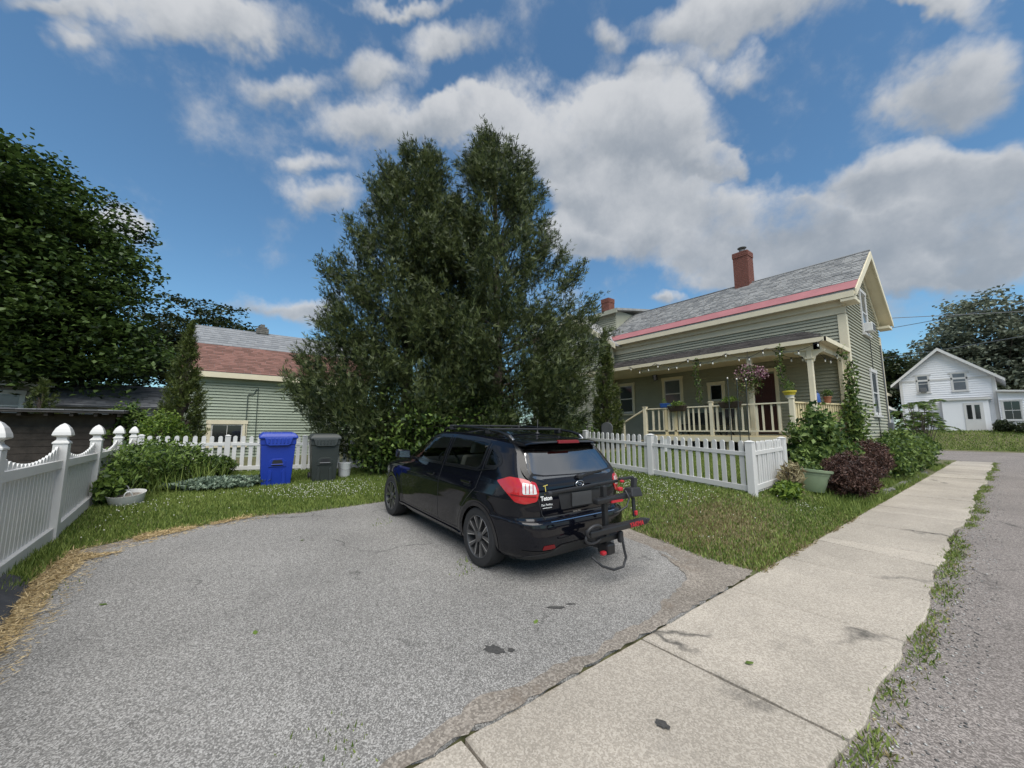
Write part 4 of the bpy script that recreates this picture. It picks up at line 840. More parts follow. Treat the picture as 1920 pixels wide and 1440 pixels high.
# brown neighbour roof that peeps past the gable
th = thing('brown_house', 'dark brown house glimpsed between the green gable and the white house', 'house', (44, 10, .4))
mat('brown_siding', (.06, .05, .045), .8)
MB().prism([(46, 7.6, .3), (46, 15, .3), (46, 15, 5.2), (46, 11.3, 8.2), (46, 7.6, 5.2)], (8, 0, 0)).build('wall', 'brown_siding', th)
for s in (-1, 1): MB().hexa([(45.5, 11.3 + s * 4.2, 4.9), (45.5, 11.3, 8.3), (54.5, 11.3, 8.3), (54.5, 11.3 + s * 4.2, 4.9)], [(45.5, 11.3 + s * 4.2, 5.1), (45.5, 11.3, 8.5), (54.5, 11.3, 8.5), (54.5, 11.3 + s * 4.2, 5.1)]).build('roof', 'cream_paint', th)
# ------------------------------------------------------------------ plants
def wob(th, z, seed, k=(3, 5, 9), a=(.16, .10, .07)):
    r = np.random.default_rng(seed); o = np.zeros_like(th)
    for kk, aa in zip(k, a):
        p = r.uniform(0, 6.28, 3); o += aa * np.sin(kk * th + p[0] + 1.3 * np.sin(z * .9 + p[1])) * np.cos(z * kk * .28 + p[2])
    return o
def cedar(label, x, y, prof, seed, ncl, per, m='cedar_leaf', size=.21, tr=.2, squash=1.0, name='cedar_tree', lean=(0, 0), group=None, nb=5, wa=(.16, .10, .07), tight=1.0, boughs=0):
    """prof: list of (height above ground, crown radius)"""
    global RNG
    RNG = np.random.default_rng(seed); z0 = T(x, y); th = thing(name, label, 'tree', (x, y, z0), group=group); H = prof[-1][0]
    hz = np.array([p[0] for p in prof]); hr = np.array([p[1] for p in prof])
    cx = lambda z: x + lean[0] * z / H; cyy = lambda z: y + lean[1] * z / H
    MB().tube([(cx(z), cyy(z), z0 + z - .1) for z in np.linspace(0, H * .93, 9)], list(np.linspace(tr, .02, 9)), 10).build('trunk', 'bark', th, smooth=True)
    def draw(m_):
        q = RNG.uniform(hz[0], H, m_ * 8); w = np.interp(q, hz, hr) + .18; return q[RNG.uniform(0, w.max(), len(q)) < w][:m_]
    if boughs:                              # clumps gathered along upswept boughs, with hollows between them
        bz = draw(boughs); nbz = len(bz); bt = RNG.uniform(0, 2 * math.pi, nbz); bR = np.interp(bz, hz, hr) * (1 + wob(bt, bz, seed, a=wa)) * RNG.uniform(.90, 1.10, nbz)
        i = RNG.integers(0, nbz, ncl); f = RNG.uniform(0, 1, ncl) ** .55; reach = .30 + .70 * f
        zz = bz[i] + (f - .85) * (.55 + .25 * bR[i]) * RNG.uniform(.7, 1.2, ncl); t = bt[i] + RNG.normal(size=ncl) * .17 * (1.15 - .75 * f) / np.maximum(bR[i] * .45, .35); Rz = bR[i]; rho = reach
        zz = np.clip(zz + RNG.normal(size=ncl) * .10, hz[0], H); n = ncl
    else:
        zz = draw(ncl); n = len(zz)
        t = RNG.uniform(0, 2 * math.pi, n); Rz = np.interp(zz, hz, hr) * (1 + wob(t, zz, seed, a=wa)); rho = np.where(RNG.uniform(size=n) < .26, RNG.uniform(.25, .75, n), RNG.uniform(.74, 1.0, n))
    c = np.stack([cx(zz) + np.cos(t) * Rz * rho, cyy(zz) + np.sin(t) * Rz * rho, z0 + zz], 1)
    ax = np.stack([np.cos(t) * .6, np.sin(t) * .6, np.full(n, .95)], 1) + RNG.normal(size=(n, 3)) * .25; ax /= np.linalg.norm(ax, axis=1, keepdims=True)
    lb = MB()                               # limbs
    for i in RNG.choice(n, min(n, 90), replace=False):
        s = (cx(zz[i] * .8), cyy(zz[i] * .8), z0 + max(.3, zz[i] * .78)); mid = (np.array(s) + c[i]) / 2 + [0, 0, .12]; lb.tube([s, tuple(mid), tuple(c[i])], [.035, .022, .008], 5, cap=False)
    lb.build('limbs', 'bark', th, fix=False)
    L = tight * RNG.uniform(.30, .62, (n, 1)) * (.6 + .4 * np.minimum(Rz / (Rz.max() + 1e-6), 1))[:, None]
    k = np.clip(RNG.normal(size=(n, per, 1)), -1.7, 1.7); P = c[:, None, :] + ax[:, None, :] * (k * L[:, None, :] * .8) + np.clip(RNG.normal(size=(n, per, 3)), -1.8, 1.8) * .13 * np.sqrt(size / .2) * tight
    D = ax[:, None, :] * .9 + RNG.normal(size=(n, per, 3)) * .42; D[..., 2] -= .12
    P = P.reshape(-1, 3); D = D.reshape(-1, 3); keep = P[:, 2] > terr(P[:, 0], P[:, 1]) + .05
    P, D = P[keep], D[keep]
    fans('crown', P, D, size * RNG.uniform(.65, 1.35, len(P)), m, th, nb=nb)
    return th
cedar('tall dark cedar with the left of the twin tops, right of the bins', 4.55, 11.25, [(.35, 1.5), (.9, 2.4), (1.9, 2.95), (2.9, 2.75), (4.2, 2.55), (5.6, 2.25), (7.2, 1.8), (8.4, 1.38), (9.3, 1.02), (10.0, .52), (10.5, .1)], 11, 3300, 32, size=.165, nb=3, wa=(.10, .07, .06), tight=.64, boughs=430, group='tall cedars behind the car', lean=(.2, -.1))
cedar('tall dark cedar with the right of the twin tops, beside the green house', 6.75, 9.35, [(.35, 1.5), (1.1, 2.4), (2.4, 2.75), (3.8, 2.85), (5.2, 2.55), (6.8, 1.95), (8.2, 1.42), (9.3, .98), (10.0, .5), (10.55, .1)], 12, 3100, 32, size=.165, nb=3, wa=(.10, .07, .06), tight=.64, boughs=400, group='tall cedars behind the car', lean=(-.15, .1))
cedar('narrow clipped conical evergreen at the left end of the green barn', -.78, 14.7, [(.1, .56), (.6, .60), (1.6, .48), (2.6, .32), (3.5, .14), (4.15, .01)], 13, 500, 34, nb=3, m='cone_leaf', size=.10, tr=.07, name='conical_evergreen', group='narrow evergreens', wa=(.05, .04, .03), tight=.28)
cedar('narrow conical evergreen against the green house porch', 12.55, 9.95, [(.1, .5), (.7, .56), (1.9, .47), (3.1, .31), (4.2, .13), (4.85, .01)], 14, 500, 34, nb=3, m='cone_leaf', size=.11, tr=.07, name='conical_evergreen', group='narrow evergreens', wa=(.05, .04, .03), tight=.28)
cedar('small dark evergreen in front of the grey house far left', -4.95, 21.2, [(.1, .5), (.8, .55), (1.6, .4), (2.3, .2), (2.75, .03)], 15, 160, 30, nb=3, m='cone_leaf', size=.12, tr=.05, name='conical_evergreen', group='narrow evergreens', wa=(.05, .04, .03), tight=.28)
def broadleaf(label, x, y, lobes, seed, ncl, per, m, leaf=.16, tr=.3, trunk_top=4, name='broadleaf_tree', flat=.35, spread=.6, group=None, z0=None, limbs=40, cat='tree', shell=.62):
    """lobes: ellipsoids (cx, cy, cz, rx, ry, rz) in world space"""
    global RNG
    RNG = np.random.default_rng(seed); z0 = T(x, y) if z0 is None else z0; th = thing(name, label, cat, (x, y, z0), group=group)
    lb = MB(); top = np.mean([l[:3] for l in lobes], 0)
    lb.tube([(x, y, z0 - .2), (x + .05, y, z0 + trunk_top * .5), (x, y + .05, z0 + trunk_top), tuple(top)], [tr, tr * .8, tr * .65, tr * .2], 10)
    C = []; vol = np.array([l[3] * l[4] * l[5] for l in lobes]) ** .75; vol /= vol.sum()
    for l, f in zip(lobes, vol):
        n = max(6, int(ncl * f)); d = rdir(n); rr = np.where(RNG.uniform(size=n) < .8, RNG.uniform(shell, 1, n), RNG.uniform(.2, shell, n))
        rr = rr * (1 + wob(np.arctan2(d[:, 1], d[:, 0]), d[:, 2] * 4, seed + 3, a=(.10, .08, .07)))
        C.append(np.array(l[:3]) + d * rr[:, None] * np.array(l[3:]))
    C = np.concatenate(C); n = len(C)
    for i in RNG.choice(n, min(limbs, n), replace=False):
        s = np.array([x, y, z0 + trunk_top * RNG.uniform(.6, 1.0)]); q = (s + C[i]) / 2 + [0, 0, .35]
        lb.tube([tuple(s), tuple(q), tuple(C[i])], [tr * .28, tr * .16, tr * .04], 6, cap=False)
    lb.build('trunk', 'bark', th, smooth=True, fix=False)
    sg = spread * RNG.uniform(.6, 1.3, (n, 1, 1)); P = C[:, None, :] + np.clip(RNG.normal(size=(n, per, 3)), -1.7, 1.7) * sg * np.array([1, 1, flat])
    P = P.reshape(-1, 3); P = P[P[:, 2] > terr(P[:, 0], P[:, 1]) + .03]
    D = RNG.normal(size=(len(P), 3)); D[:, 2] = D[:, 2] * .45 - .25
    leaves('crown', P, D, leaf * RNG.uniform(.7, 1.3, len(P)), leaf * .75, m, th, up=np.array([0, 0, 1.]))
    return th
broadleaf('large dark maple rising over the shed at the left edge', -8.2, 26.0, [(-8.3, 26, 9.2, 5.0, 5.0, 4.6), (-5.6, 24.2, 7.6, 2.9, 2.8, 2.6), (-7.5, 23.2, 6.0, 3.6, 2.6, 2.0), (-5.4, 24.0, 4.7, 2.6, 2.4, 1.2), (-8.5, 26, 11.6, 3.2, 3.2, 2.4), (-10.5, 23.5, 8.0, 4.0, 3.5, 4.0), (-5.4, 22.6, 3.9, 2.4, 1.6, .9), (-3.6, 22.8, 4.6, 1.5, 1.5, 1.9)], 21, 1000, 95, 'maple_leaf', leaf=.22, tr=.45, trunk_top=4.5, name='maple_tree', flat=.34, spread=.55, group='trees')
broadleaf('round dark tree behind the green barn', -1.5, 41, [(-1.6, 41, 8.2, 4.8, 4.8, 3.9), (1.6, 40, 7.0, 3.0, 3, 3), (-4.5, 42, 7.0, 3.2, 3, 3.2)], 22, 330, 70, 'tree_leaf', leaf=.30, spread=.6, group='trees')
broadleaf('large haze-paled tree behind the white house', 75, 0, [(75.5, .5, 12, 5.8, 5.6, 6.2), (72, 4.2, 9.5, 3.6, 3.4, 3.6), (77, -5, 11, 5.0, 5, 5.5), (73, 2, 6.5, 4.5, 4.5, 3)], 23, 520, 60, 'hazy_far_leaf', leaf=.48, tr=.5, trunk_top=5, spread=.95, group='trees', shell=.7)
broadleaf('tall tree at the right edge behind the white house wing', 82, -9, [(82, -9.5, 11, 6.5, 6.5, 6.5), (78, -12, 9, 6, 6, 6)], 24, 420, 60, 'hazy_far_leaf', leaf=.48, tr=.5, trunk_top=5, spread=.95, group='trees')
broadleaf('dark tree between the green gable and the white house', 63, 8.6, [(63, 9.2, 7.6, 3.0, 3.2, 3.6), (62, 11, 7, 3, 3, 3), (60, 8.6, 4.5, 2.4, 2.2, 2.4)], 25, 260, 60, 'tree_leaf', leaf=.36, spread=.7, group='trees')
broadleaf('distant tree top just above the green house roof ridge', 30.5, 23.5, [(30.5, 23.5, 10.6, 2.6, 2.6, 2.2), (32, 21, 9.5, 2.2, 2.2, 2)], 26, 120, 60, 'tree_leaf', leaf=.3, spread=.5, group='trees')
# ---- shrubs and weeds
def shrub(name, label, x, y, rx, ry, h, seed, n, m, leaf, group=None, cat='shrub', stems=14, z0=None, low=.0, aspect=.55, upright=.4, clump=0):
    global RNG
    RNG = np.random.default_rng(seed); z0 = T(x, y) if z0 is None else z0; th = thing(name, label, cat, (x, y, z0), group=group)
    d = rdir(n); rr = RNG.uniform(.45, 1, n) ** .6 * (1 + wob(np.arctan2(d[:, 1], d[:, 0]), d[:, 2] * 5, seed, a=(.16, .13, .1)))
    P = np.stack([x + d[:, 0] * rx * rr, y + d[:, 1] * ry * rr, z0 + low * h + h * (1 - low) * (.5 + .5 * d[:, 2] * rr)], 1)
    if clump:
        K = P[RNG.choice(n, clump)]; P = K[RNG.integers(0, clump, n)] + RNG.normal(size=(n, 3)) * np.array([rx, ry, h * .5]) * .16
    P = P[P[:, 2] > terr(P[:, 0], P[:, 1]) + .02]
    st = MB()
    for i in RNG.choice(len(P), min(stems, len(P)), replace=False): st.tube([(x + RNG.normal() * rx * .2, y + RNG.normal() * ry * .2, z0 - .05), tuple((P[i] + [x, y, z0 + h * .6]) / 2), tuple(P[i])], [.012, .009, .004], 5, cap=False)
    st.build('stems', 'bark', th, fix=False)
    D = rdir(len(P), upright); leaves('foliage', P, D, leaf * RNG.uniform(.6, 1.35, len(P)), leaf * aspect * RNG.uniform(.8, 1.2, len(P)), m, th)
    return th
shrub('weed_clump', 'tall tangled green weeds against the end of the scalloped fence', -1.0, 10.5, .5, 1.3, .92, 31, 4800, 'weed_leaf', .11, 'weeds by the back fence', 'weeds', aspect=.3, upright=.6, clump=140)
shrub('weed_clump', 'weeds with broad dark leaves left of the white tub corner', -1.28, 9.35, .2, .55, .55, 32, 1100, 'weed_leaf', .11, 'weeds by the back fence', 'weeds', aspect=.6)
shrub('weed_clump', 'leafy weeds in front of the back picket fence', -.55, 11.3, .6, .6, .75, 33, 3000, 'weed_leaf', .11, 'weeds by the back fence', 'weeds', aspect=.35, clump=100)
shrub('weed_clump', 'feathery dark green weed spreading below the picket fence', .1, 11.6, .42, .3, .5, 34, 1300, 'shrub_leaf', .13, 'weeds by the back fence', 'weeds', aspect=.3)
shrub('bush', 'bright lime green bush behind the fence, below the conical evergreen', -1.05, 13.5, .55, .5, 1.5, 35, 3600, 'lime_leaf', .085, 'bushes', 'bush')
shrub('bush', 'green bush in the dark gap left of the conical evergreen', -2.1, 16.4, .6, .6, 1.8, 36, 2800, 'weed_leaf', .12, 'bushes', 'bush')
shrub('bush', 'tall dark bush under the maple by the shed end', -3.5, 20.2, .8, .8, 1.5, 37, 4600, 'tree_leaf', .15, 'bushes', 'bush')
shrub('sage_patch', 'low spreading silvery sage plants in the lawn left of the bins', .2, 9.85, .85, .42, .22, 38, 3600, 'sage_leaf', .10, None, 'plants', low=.1, upright=.8, aspect=.5)
shrub('sapling', 'olive green broadleaf sapling growing up through the foot of the cedars', 5.3, 9.0, 1.7, .9, 2.3, 39, 5200, 'weed_leaf', .12, 'saplings under the cedars', 'sapling', clump=160, aspect=.6)
shrub('sapling', 'leafy sapling beside the white bucket at the foot of the cedars', 3.55, 10.1, .75, .6, 1.7, 40, 2600, 'shrub_leaf', .12, 'saplings under the cedars', 'sapling', clump=90, aspect=.6)
shrub('sapling', 'green sapling in the gap between the cedar and the porch evergreen', 9.6, 9.3, 1.0, .7, 1.4, 41, 2200, 'shrub_leaf', .12, 'saplings under the cedars', 'sapling', clump=70, aspect=.6)
shrub('bush', 'big loose green bush at the porch corner behind the pot', 12.05, 3.05, .70, .5, 1.6, 42, 2000, 'shrub_leaf', .17, 'bushes by the pavement', 'bush', clump=150, aspect=.5, low=.1)
shrub('bush', 'dense dark green bush under the porch corner bush', 11.6, 2.95, .85, .45, .8, 43, 3600, 'shrub_leaf', .12, 'bushes by the pavement', 'bush')
shrub('barberry', 'round burgundy barberry nearest the pavement beside the green pot', 11.3, 2.30, 1.15, .46, .92, 44, 14000, 'barberry_leaf', .055, 'burgundy barberries', 'shrub', stems=40, upright=.3)
shrub('barberry', 'further burgundy barberry under the gable', 14.8, 2.55, 1.1, .5, 1.02, 45, 9500, 'barberry_leaf', .06, 'burgundy barberries', 'shrub', stems=30)
shrub('bush', 'green bush between the two barberries under the house corner', 13.4, 3.0, .9, .5, .85, 46, 3200, 'shrub_leaf', .14, 'bushes by the pavement', 'bush', clump=120)
shrub('bush', 'bushy green shrub under the lower gable window', 16.8, 2.45, 1.3, .5, 1.0, 47, 5200, 'shrub_leaf', .14, 'bushes by the pavement', 'bush', clump=170)
shrub('bush', 'wide sprawling shrub at the far end of the pavement bed', 20.0, 2.45, 1.9, .62, 1.25, 48, 7000, 'shrub_leaf', .15, 'bushes by the pavement', 'bush', clump=200)
shrub('bush', 'last green shrub by the side street', 23.6, 2.5, 1.2, .55, 1.1, 49, 3600, 'shrub_leaf', .15, 'bushes by the pavement', 'bush', clump=120)
shrub('bush', 'small round shrub by the entry of the white house', 51.0, .35, .55, .55, 1.0, 50, 900, 'tree_leaf', .2, 'bushes at the white house', 'bush')
shrub('bush', 'small open shrub under the wing window of the white house', 50.8, -.75, .7, .7, .8, 51, 700, 'tree_leaf', .2, 'bushes at the white house', 'bush')
shrub('pot_plant', 'seedlings sprouting in the pale green pot', 10.0, 2.72, .26, .26, .16, 52, 260, 'shrub_leaf', .06, None, 'plant', z0=T(10, 2.72) + .37, stems=5)
shrub('border_plant', 'pink-leaved flowering plant at the fence corner', 9.05, 2.72, .38, .2, .62, 53, 420, 'dry_leaf', .14, 'plants at the fence corner', 'plant', aspect=.3, upright=1.2)
shrub('border_plant', 'low leafy green plant at the foot of the fence return', 8.6, 2.68, .45, .2, .3, 54, 800, 'lime_leaf', .11, 'plants at the fence corner', 'plant', aspect=.5)
# sumac with long arching compound leaves
def sumac():
    global RNG
    RNG = np.random.default_rng(61); x, y = 25.3, 2.5; z0 = T(x, y); th = thing('sumac', 'sumac with arching feathery branches over the pavement bed', 'shrub', (x, y, z0)); st = MB(); P = []; D = []
    for k in range(30):
        a = RNG.uniform(0, 6.28); b = np.array([x + RNG.normal() * .9, y + RNG.normal() * .3, z0 + RNG.uniform(1.3, 2.7)]); st.tube([(x + RNG.normal() * .3, y, z0), tuple(b)], [.02, .012], 5)
        if k % 4 == 0: a = RNG.uniform(-.6, .2)
        L = RNG.uniform(.8, 1.5); d = np.array([math.cos(a), math.sin(a) * .55, RNG.uniform(.2, .7)]); prev = b
        pts = [tuple(b)]
        for s in np.linspace(.05, 1, 15):
            q = b + d * L * s - np.array([0, 0, .55]) * s * s * L; side = np.cross(d, [0, 0, 1]); side /= np.linalg.norm(side)
            for sg in (-1, 1): P.append(q + side * sg * .10 - [0, 0, .02]); D.append(side * sg + d * .3 - np.array([0, 0, .25]))
            pts.append(tuple(q))
        st.tube(pts, [.008] * len(pts), 4, cap=False)
    st.build('stems', 'bark', th, fix=False)
    leaves('foliage', np.array(P), np.array(D), .24, .07, 'shrub_leaf', th)
sumac()
# creeper climbing the porch corner
def vine():
    global RNG
    RNG = np.random.default_rng(62); th = thing('climbing_vine', 'green vine climbing the porch end beside the house corner', 'vine', (15.6, 2.95, .8)); st = MB(); P = []
    for k in range(9):
        zt = RNG.uniform(2.2, 4.15); n = int((zt - .8) / .05); pts = []
        for i in range(n + 1): z = .8 + (zt - .8) * i / n; pts.append((15.62 + .16 * math.sin(z * 2 + k) - .25 * (z > 3.8), 3.02 - .10 + .08 * math.sin(z * 3 + k * 2), z))
        st.tube(pts, .008, 4, cap=False)
        for p in pts:
            for _ in range(2 if p[2] > 2.4 else 5): P.append(np.array(p) + RNG.normal(size=3) * ([.11, .07, .07] if p[2] > 2.4 else [.26, .14, .1]))
    st.build('stems', 'bark', th, fix=False); P = np.array(P); leaves('foliage', P, rdir(len(P), -.3), .11, .09, 'shrub_leaf', th)
vine()
# ---- lawn
def blades(name, region, dens, m, hmin, hmax, seed, avoid=(), keep=None, w=.011, lean=.35):
    global RNG
    RNG = np.random.default_rng(seed); xs = [p[0] for p in region]; ys = [p[1] for p in region]
    n = int((max(xs) - min(xs)) * (max(ys) - min(ys)) * dens); X = RNG.uniform(min(xs), max(xs), n); Y = RNG.uniform(min(ys), max(ys), n); k = inpoly(X, Y, region)
    for a in avoid: k &= ~inpoly(X, Y, a)
    if keep is not None: k &= keep(X, Y)
    X, Y = X[k], Y[k]; n = len(X); h = RNG.uniform(hmin, hmax, n); D = RNG.normal(size=(n, 3)) * lean; D[:, 2] = 1
    D /= np.linalg.norm(D, axis=1, keepdims=True); P = np.stack([X, Y, terr(X, Y)], 1) + D * (h * .5)[:, None]
    return tag(leaves(name, P, D, h, w, m), kind='stuff')
def vn(X, Y, s, seed=0):                     # cheap smooth noise 0..1
    r = np.random.default_rng(seed); o = 0
    for k in range(5): a = r.uniform(0, 6.28); f = s * r.uniform(.6, 1.7); o = o + np.sin(f * (X * math.cos(a) + Y * math.sin(a)) + r.uniform(0, 6.28))
    return .5 + o / 7
lawnL = [(-1.46, 6.5), (-1.1, 6.70), (-.55, 7.02), (.1, 7.2), (.7, 7.38), (1.3, 7.24), (2.7, 7.36), (3.7, 7.5), (4.5, 6.9), (7, 8.5), (6.5, 12.5), (3.6, 11.6), (-1.46, 13.2)]
lawnR = [(4.55, 7), (4.70, 5), (4.98, 3.6), (4.84, 2.9), (4.76, 2.35), (4.85, 1.83), (16, 1.83), (16, 3.0), (13.2, 3.8), (13.2, 9.0), (7, 9.0)]
dry = lambda X, Y: np.exp(-(((X - 6.0) / 1.15) ** 2 + ((Y - 2.75) / .62) ** 2))
tag(blades('lawn_grass', lawnL, 3300, 'grass_blade', .035, .095, 71), 'short green grass of the back lawn', 'grass')
tag(blades('lawn_grass', lawnR, 2250, 'grass_blade', .03, .085, 72, w=.013, keep=lambda X, Y: RNG.uniform(size=X.shape) > dry(X, Y) * .8), 'short green grass of the lawn before the picket fence', 'grass')
tag(blades('dry_grass', lawnR[:8] + [(16, 2.4), (9, 4), (5, 5)], 4600, 'grass_dry', .025, .07, 73, keep=lambda X, Y: RNG.uniform(size=X.shape) < dry(X, Y) * .7 + .12 * (Y < 2.1)), 'dry straw coloured grass patch near the pavement', 'grass')
edgeL = [(-1.48, 2.5), (-1.48, 6.7), (-1.2, 6.75), (-1.22, 5.8), (-1.36, 5.0), (-1.4, 4.0), (-1.3, 2.5)]
tag(blades('fence_grass', edgeL, 3000, 'grass_blade', .05, .16, 74), 'longer grass along the foot of the scalloped fence', 'grass')
straw = [(-1.40, 3.0), (-1.42, 5.6), (-1.25, 6.4), (-1.1, 6.85), (-.5, 7.12), (.1, 7.28), (.6, 7.45), (.55, 7.28), (.0, 7.05), (-.55, 6.78), (-.8, 6.55), (-.75, 6.3), (-1.0, 6.15), (-1.03, 5.3), (-.98, 4.4), (-1.02, 3.0)]
o = blades('straw_litter', straw, 9000, 'straw', .03, .085, 75, w=.006, lean=6, keep=lambda X, Y: (vn(X, Y, 5) > .3)); o.location.z = .028; tag(o, 'pale dry straw scattered along the edge of the drive', 'straw')
# pavement-edge grass, in broken tufts
edgeR = [(-1, .38), (1.9, .38), (3.4, .42), (30, .40), (30, .72), (-1, .72)]
tr = np.random.default_rng(15); tx = np.concatenate([tr.uniform(1.6, 9, 20), tr.uniform(6, 30, 70)]); tw = tr.uniform(.06, .32, 90); ty = .60 + .03 * np.sin(tx * .9 + .4) + tr.normal(0, .035, 90); ta = tr.uniform(.35, 1.1, 90)
def verge(X, Y):
    o = np.zeros_like(X)
    for a, b, c, k in zip(tx, tw, ty, ta): o = np.maximum(o, k * np.exp(-((X - a) / b) ** 2 - ((Y - c) / (.045 + .10 * b)) ** 2))
    return o + .10 * np.exp(-((Y - .62) / .05) ** 2)
o = blades('verge_grass', edgeR, 3400, 'grass_blade', .018, .07, 76, lean=.6, keep=lambda X, Y: RNG.uniform(size=X.shape) < verge(X, Y)); o.location.z = -.04; tag(o, 'tufts of grass between the pavement and the road', 'grass')
o = blades('verge_straw', edgeR, 1500, 'grass_dry', .015, .06, 77, lean=1.5, keep=lambda X, Y: RNG.uniform(size=X.shape) < verge(X - .1, Y + .03) * .6); o.location.z = -.036; tag(o, 'dry stems between the pavement and the road', 'grass')
o = blades('walk_weeds', [(4.9, 1.8), (9.2, 1.8), (9.2, 1.9), (4.9, 1.9)], 2600, 'grass_dry', .02, .07, 177, lean=1.4, keep=lambda X, Y: vn(X, Y, 4, 6) > .42); tag(o, 'dry grass creeping over the edge of the pavement', 'grass')
tag(blades('tall_grass', [(-1.42, 9.3), (-.4, 9.3), (.3, 10.9), (.2, 12.0), (-1.4, 12.4)], 150, 'grass_blade', .25, .62, 178, w=.014, lean=.35), 'tall wild grass stems among the weeds by the fence', 'grass')
o = blades('straw_scatter', [(-1.42, 2.6), (-1.42, 6.3), (-1.2, 6.95), (-.4, 7.3), (.8, 7.6), (.9, 7.2), (0, 6.9), (-.6, 6.5), (-.85, 6.0), (-.85, 3.0)], 900, 'straw', .02, .07, 179, w=.005, lean=8); o.location.z = .026; tag(o, 'thin scatter of straw at the edge of the drive', 'straw')
bed = [(9.2, 1.84), (27, 1.84), (25, 3.0), (9.2, 3.0)]
tag(blades('bed_grass', bed, 900, 'grass_blade', .06, .22, 78, keep=lambda X, Y: vn(X, Y, 2, 5) > .4), 'rough grass in the shrub bed by the pavement', 'grass')
farL = [(45.2, -16), (52.5, -16), (52.5, 12), (45.2, 12)]
tag(blades('far_lawn', farL, 130, 'grass_blade', .08, .2, 79, w=.05), 'sloping lawn in front of the white house', 'grass')
tag(blades('drive_weeds', drive, 260, 'grass_blade', .02, .06, 80, keep=lambda X, Y: vn(X, Y, 2.2, 9) > .88), 'stray weeds in the cracks of the drive', 'weeds')
# clover heads
def clover(name, region, n, seed, dens):
    global RNG
    RNG = np.random.default_rng(seed); xs = [p[0] for p in region]; ys = [p[1] for p in region]; X = RNG.uniform(min(xs), max(xs), n * 6); Y = RNG.uniform(min(ys), max(ys), n * 6)
    k = inpoly(X, Y, region) & (RNG.uniform(size=X.shape) < dens(X, Y)); X, Y = X[k][:n], Y[k][:n]; n = len(X); c = np.stack([X, Y, terr(X, Y) + RNG.uniform(.06, .10, n)], 1); s = RNG.uniform(.005, .0095, (n, 1, 1))
    O = np.array([[1, 0, 0], [-1, 0, 0], [0, 1, 0], [0, -1, 0], [0, 0, 1], [0, 0, -1]], float); V = (c[:, None, :] + O[None] * s).reshape(-1, 3)
    f = np.array([[0, 2, 4], [2, 1, 4], [1, 3, 4], [3, 0, 4], [2, 0, 5], [1, 2, 5], [3, 1, 5], [0, 3, 5]]); F = (np.arange(n)[:, None, None] * 6 + f[None]).reshape(-1, 3)
    return tag(mesh_np(name, V, F, 'clover_flower'), 'white clover heads dotted over the lawn', 'flowers', kind='stuff')
clover('clover_flowers', [(-1.2, 7.0), (.1, 7.4), (2.7, 7.5), (4.2, 7.8), (3.5, 9.6), (-1.1, 8.8)], 620, 81, lambda X, Y: np.clip(vn(X, Y, 1.9, 2) * 2.2 - .85, .02, 1))
clover('clover_flowers', [(4.9, 5.5), (5.3, 3.4), (5.2, 2.5), (9, 2.2), (7.7, 3), (8.1, 5.2), (8.2, 7)], 850, 82, lambda X, Y: np.clip(vn(X, Y, 1.7, 4) * 2.2 - .85 + (Y > 3.2) * .25, .02, 1))
# a few fallen leaves
lm = MB().add([(0, -.045, 0), (.028, -.01, .008), (.02, .03, .004), (0, .05, .01), (-.022, .028, .004), (-.028, -.012, .008)], [(0, 1, 2, 3, 4, 5)]).mesh('fallen_leaf', 'weed_leaf')
for i, (x, y, z, nm) in enumerate(((.35, 3.55, T(.35, 3.55) + .016, 'fallen green leaf in the middle of the drive'), (-.62, 4.75, T(-.6, 4.75) + .016, 'fallen green leaf on the drive near the scalloped fence'), (1.0, 5.7, T(1, 5.7) + .016, 'fallen leaf on the drive left of the car'), (2.95, 1.22, .009, 'fallen green leaf on the pavement slab'), (2.15, 2.47, T(2.15, 2.47) + .016, 'pale fallen leaf behind the car near the tar spots'))):
    tag(inst('fallen_leaf', lm, (x, y, z), rot=(.1, .05, i * 1.3), scale=(.62, .62, .62)), nm, 'leaf', 'fallen leaves')

# loose chips on the drive
def chips(name, region, n, seed, smin, smax, dens, m, zf, dz):
    global RNG
    RNG = np.random.default_rng(seed); xs = [p[0] for p in region]; ys = [p[1] for p in region]; X = RNG.uniform(min(xs), max(xs), n * 5); Y = RNG.uniform(min(ys), max(ys), n * 5)
    k = inpoly(X, Y, region) & (RNG.uniform(size=X.shape) < dens(X, Y)); X, Y = X[k][:n], Y[k][:n]; n = len(X); c = np.stack([X, Y, zf(X, Y) + dz], 1); s = RNG.uniform(smin, smax, (n, 1, 1))
    O = np.array([[1, 0, 0], [-1, 0, 0], [0, 1, 0], [0, -1, 0], [0, 0, .6], [0, 0, -.6]], float); V = (c[:, None, :] + (O[None] * RNG.uniform(.6, 1.3, (n, 6, 1)) + RNG.normal(size=(n, 6, 3)) * .12) * s).reshape(-1, 3)
    f = np.array([[0, 2, 4], [2, 1, 4], [1, 3, 4], [3, 0, 4], [2, 0, 5], [1, 2, 5], [3, 1, 5], [0, 3, 5]]); F = (np.arange(n)[:, None, None] * 6 + f[None]).reshape(-1, 3)
    return tag(mesh_np(name, V, F, m), kind='stuff')
mat('chip', (.09, .09, .088), .9, col2=(.42, .41, .39), island=1.2, vscale=9)
tag(chips('loose_gravel', drive, 5000, 131, .002, .0055, lambda X, Y: np.clip(1.25 - Y * .16, .1, 1), 'chip', terr, .015), 'loose stone chips scattered over the drive', 'gravel')
tag(chips('verge_gravel', [(-1, .2), (30, .25), (30, .66), (-1, .66)], 4000, 132, .003, .011, lambda X, Y: np.clip((Y - .15) * 2.2, .05, 1) * np.clip(6 / np.maximum(X, 1), .1, 1), 'chip', flat(-.036), .003), 'grit and chips along the edge of the road', 'gravel')
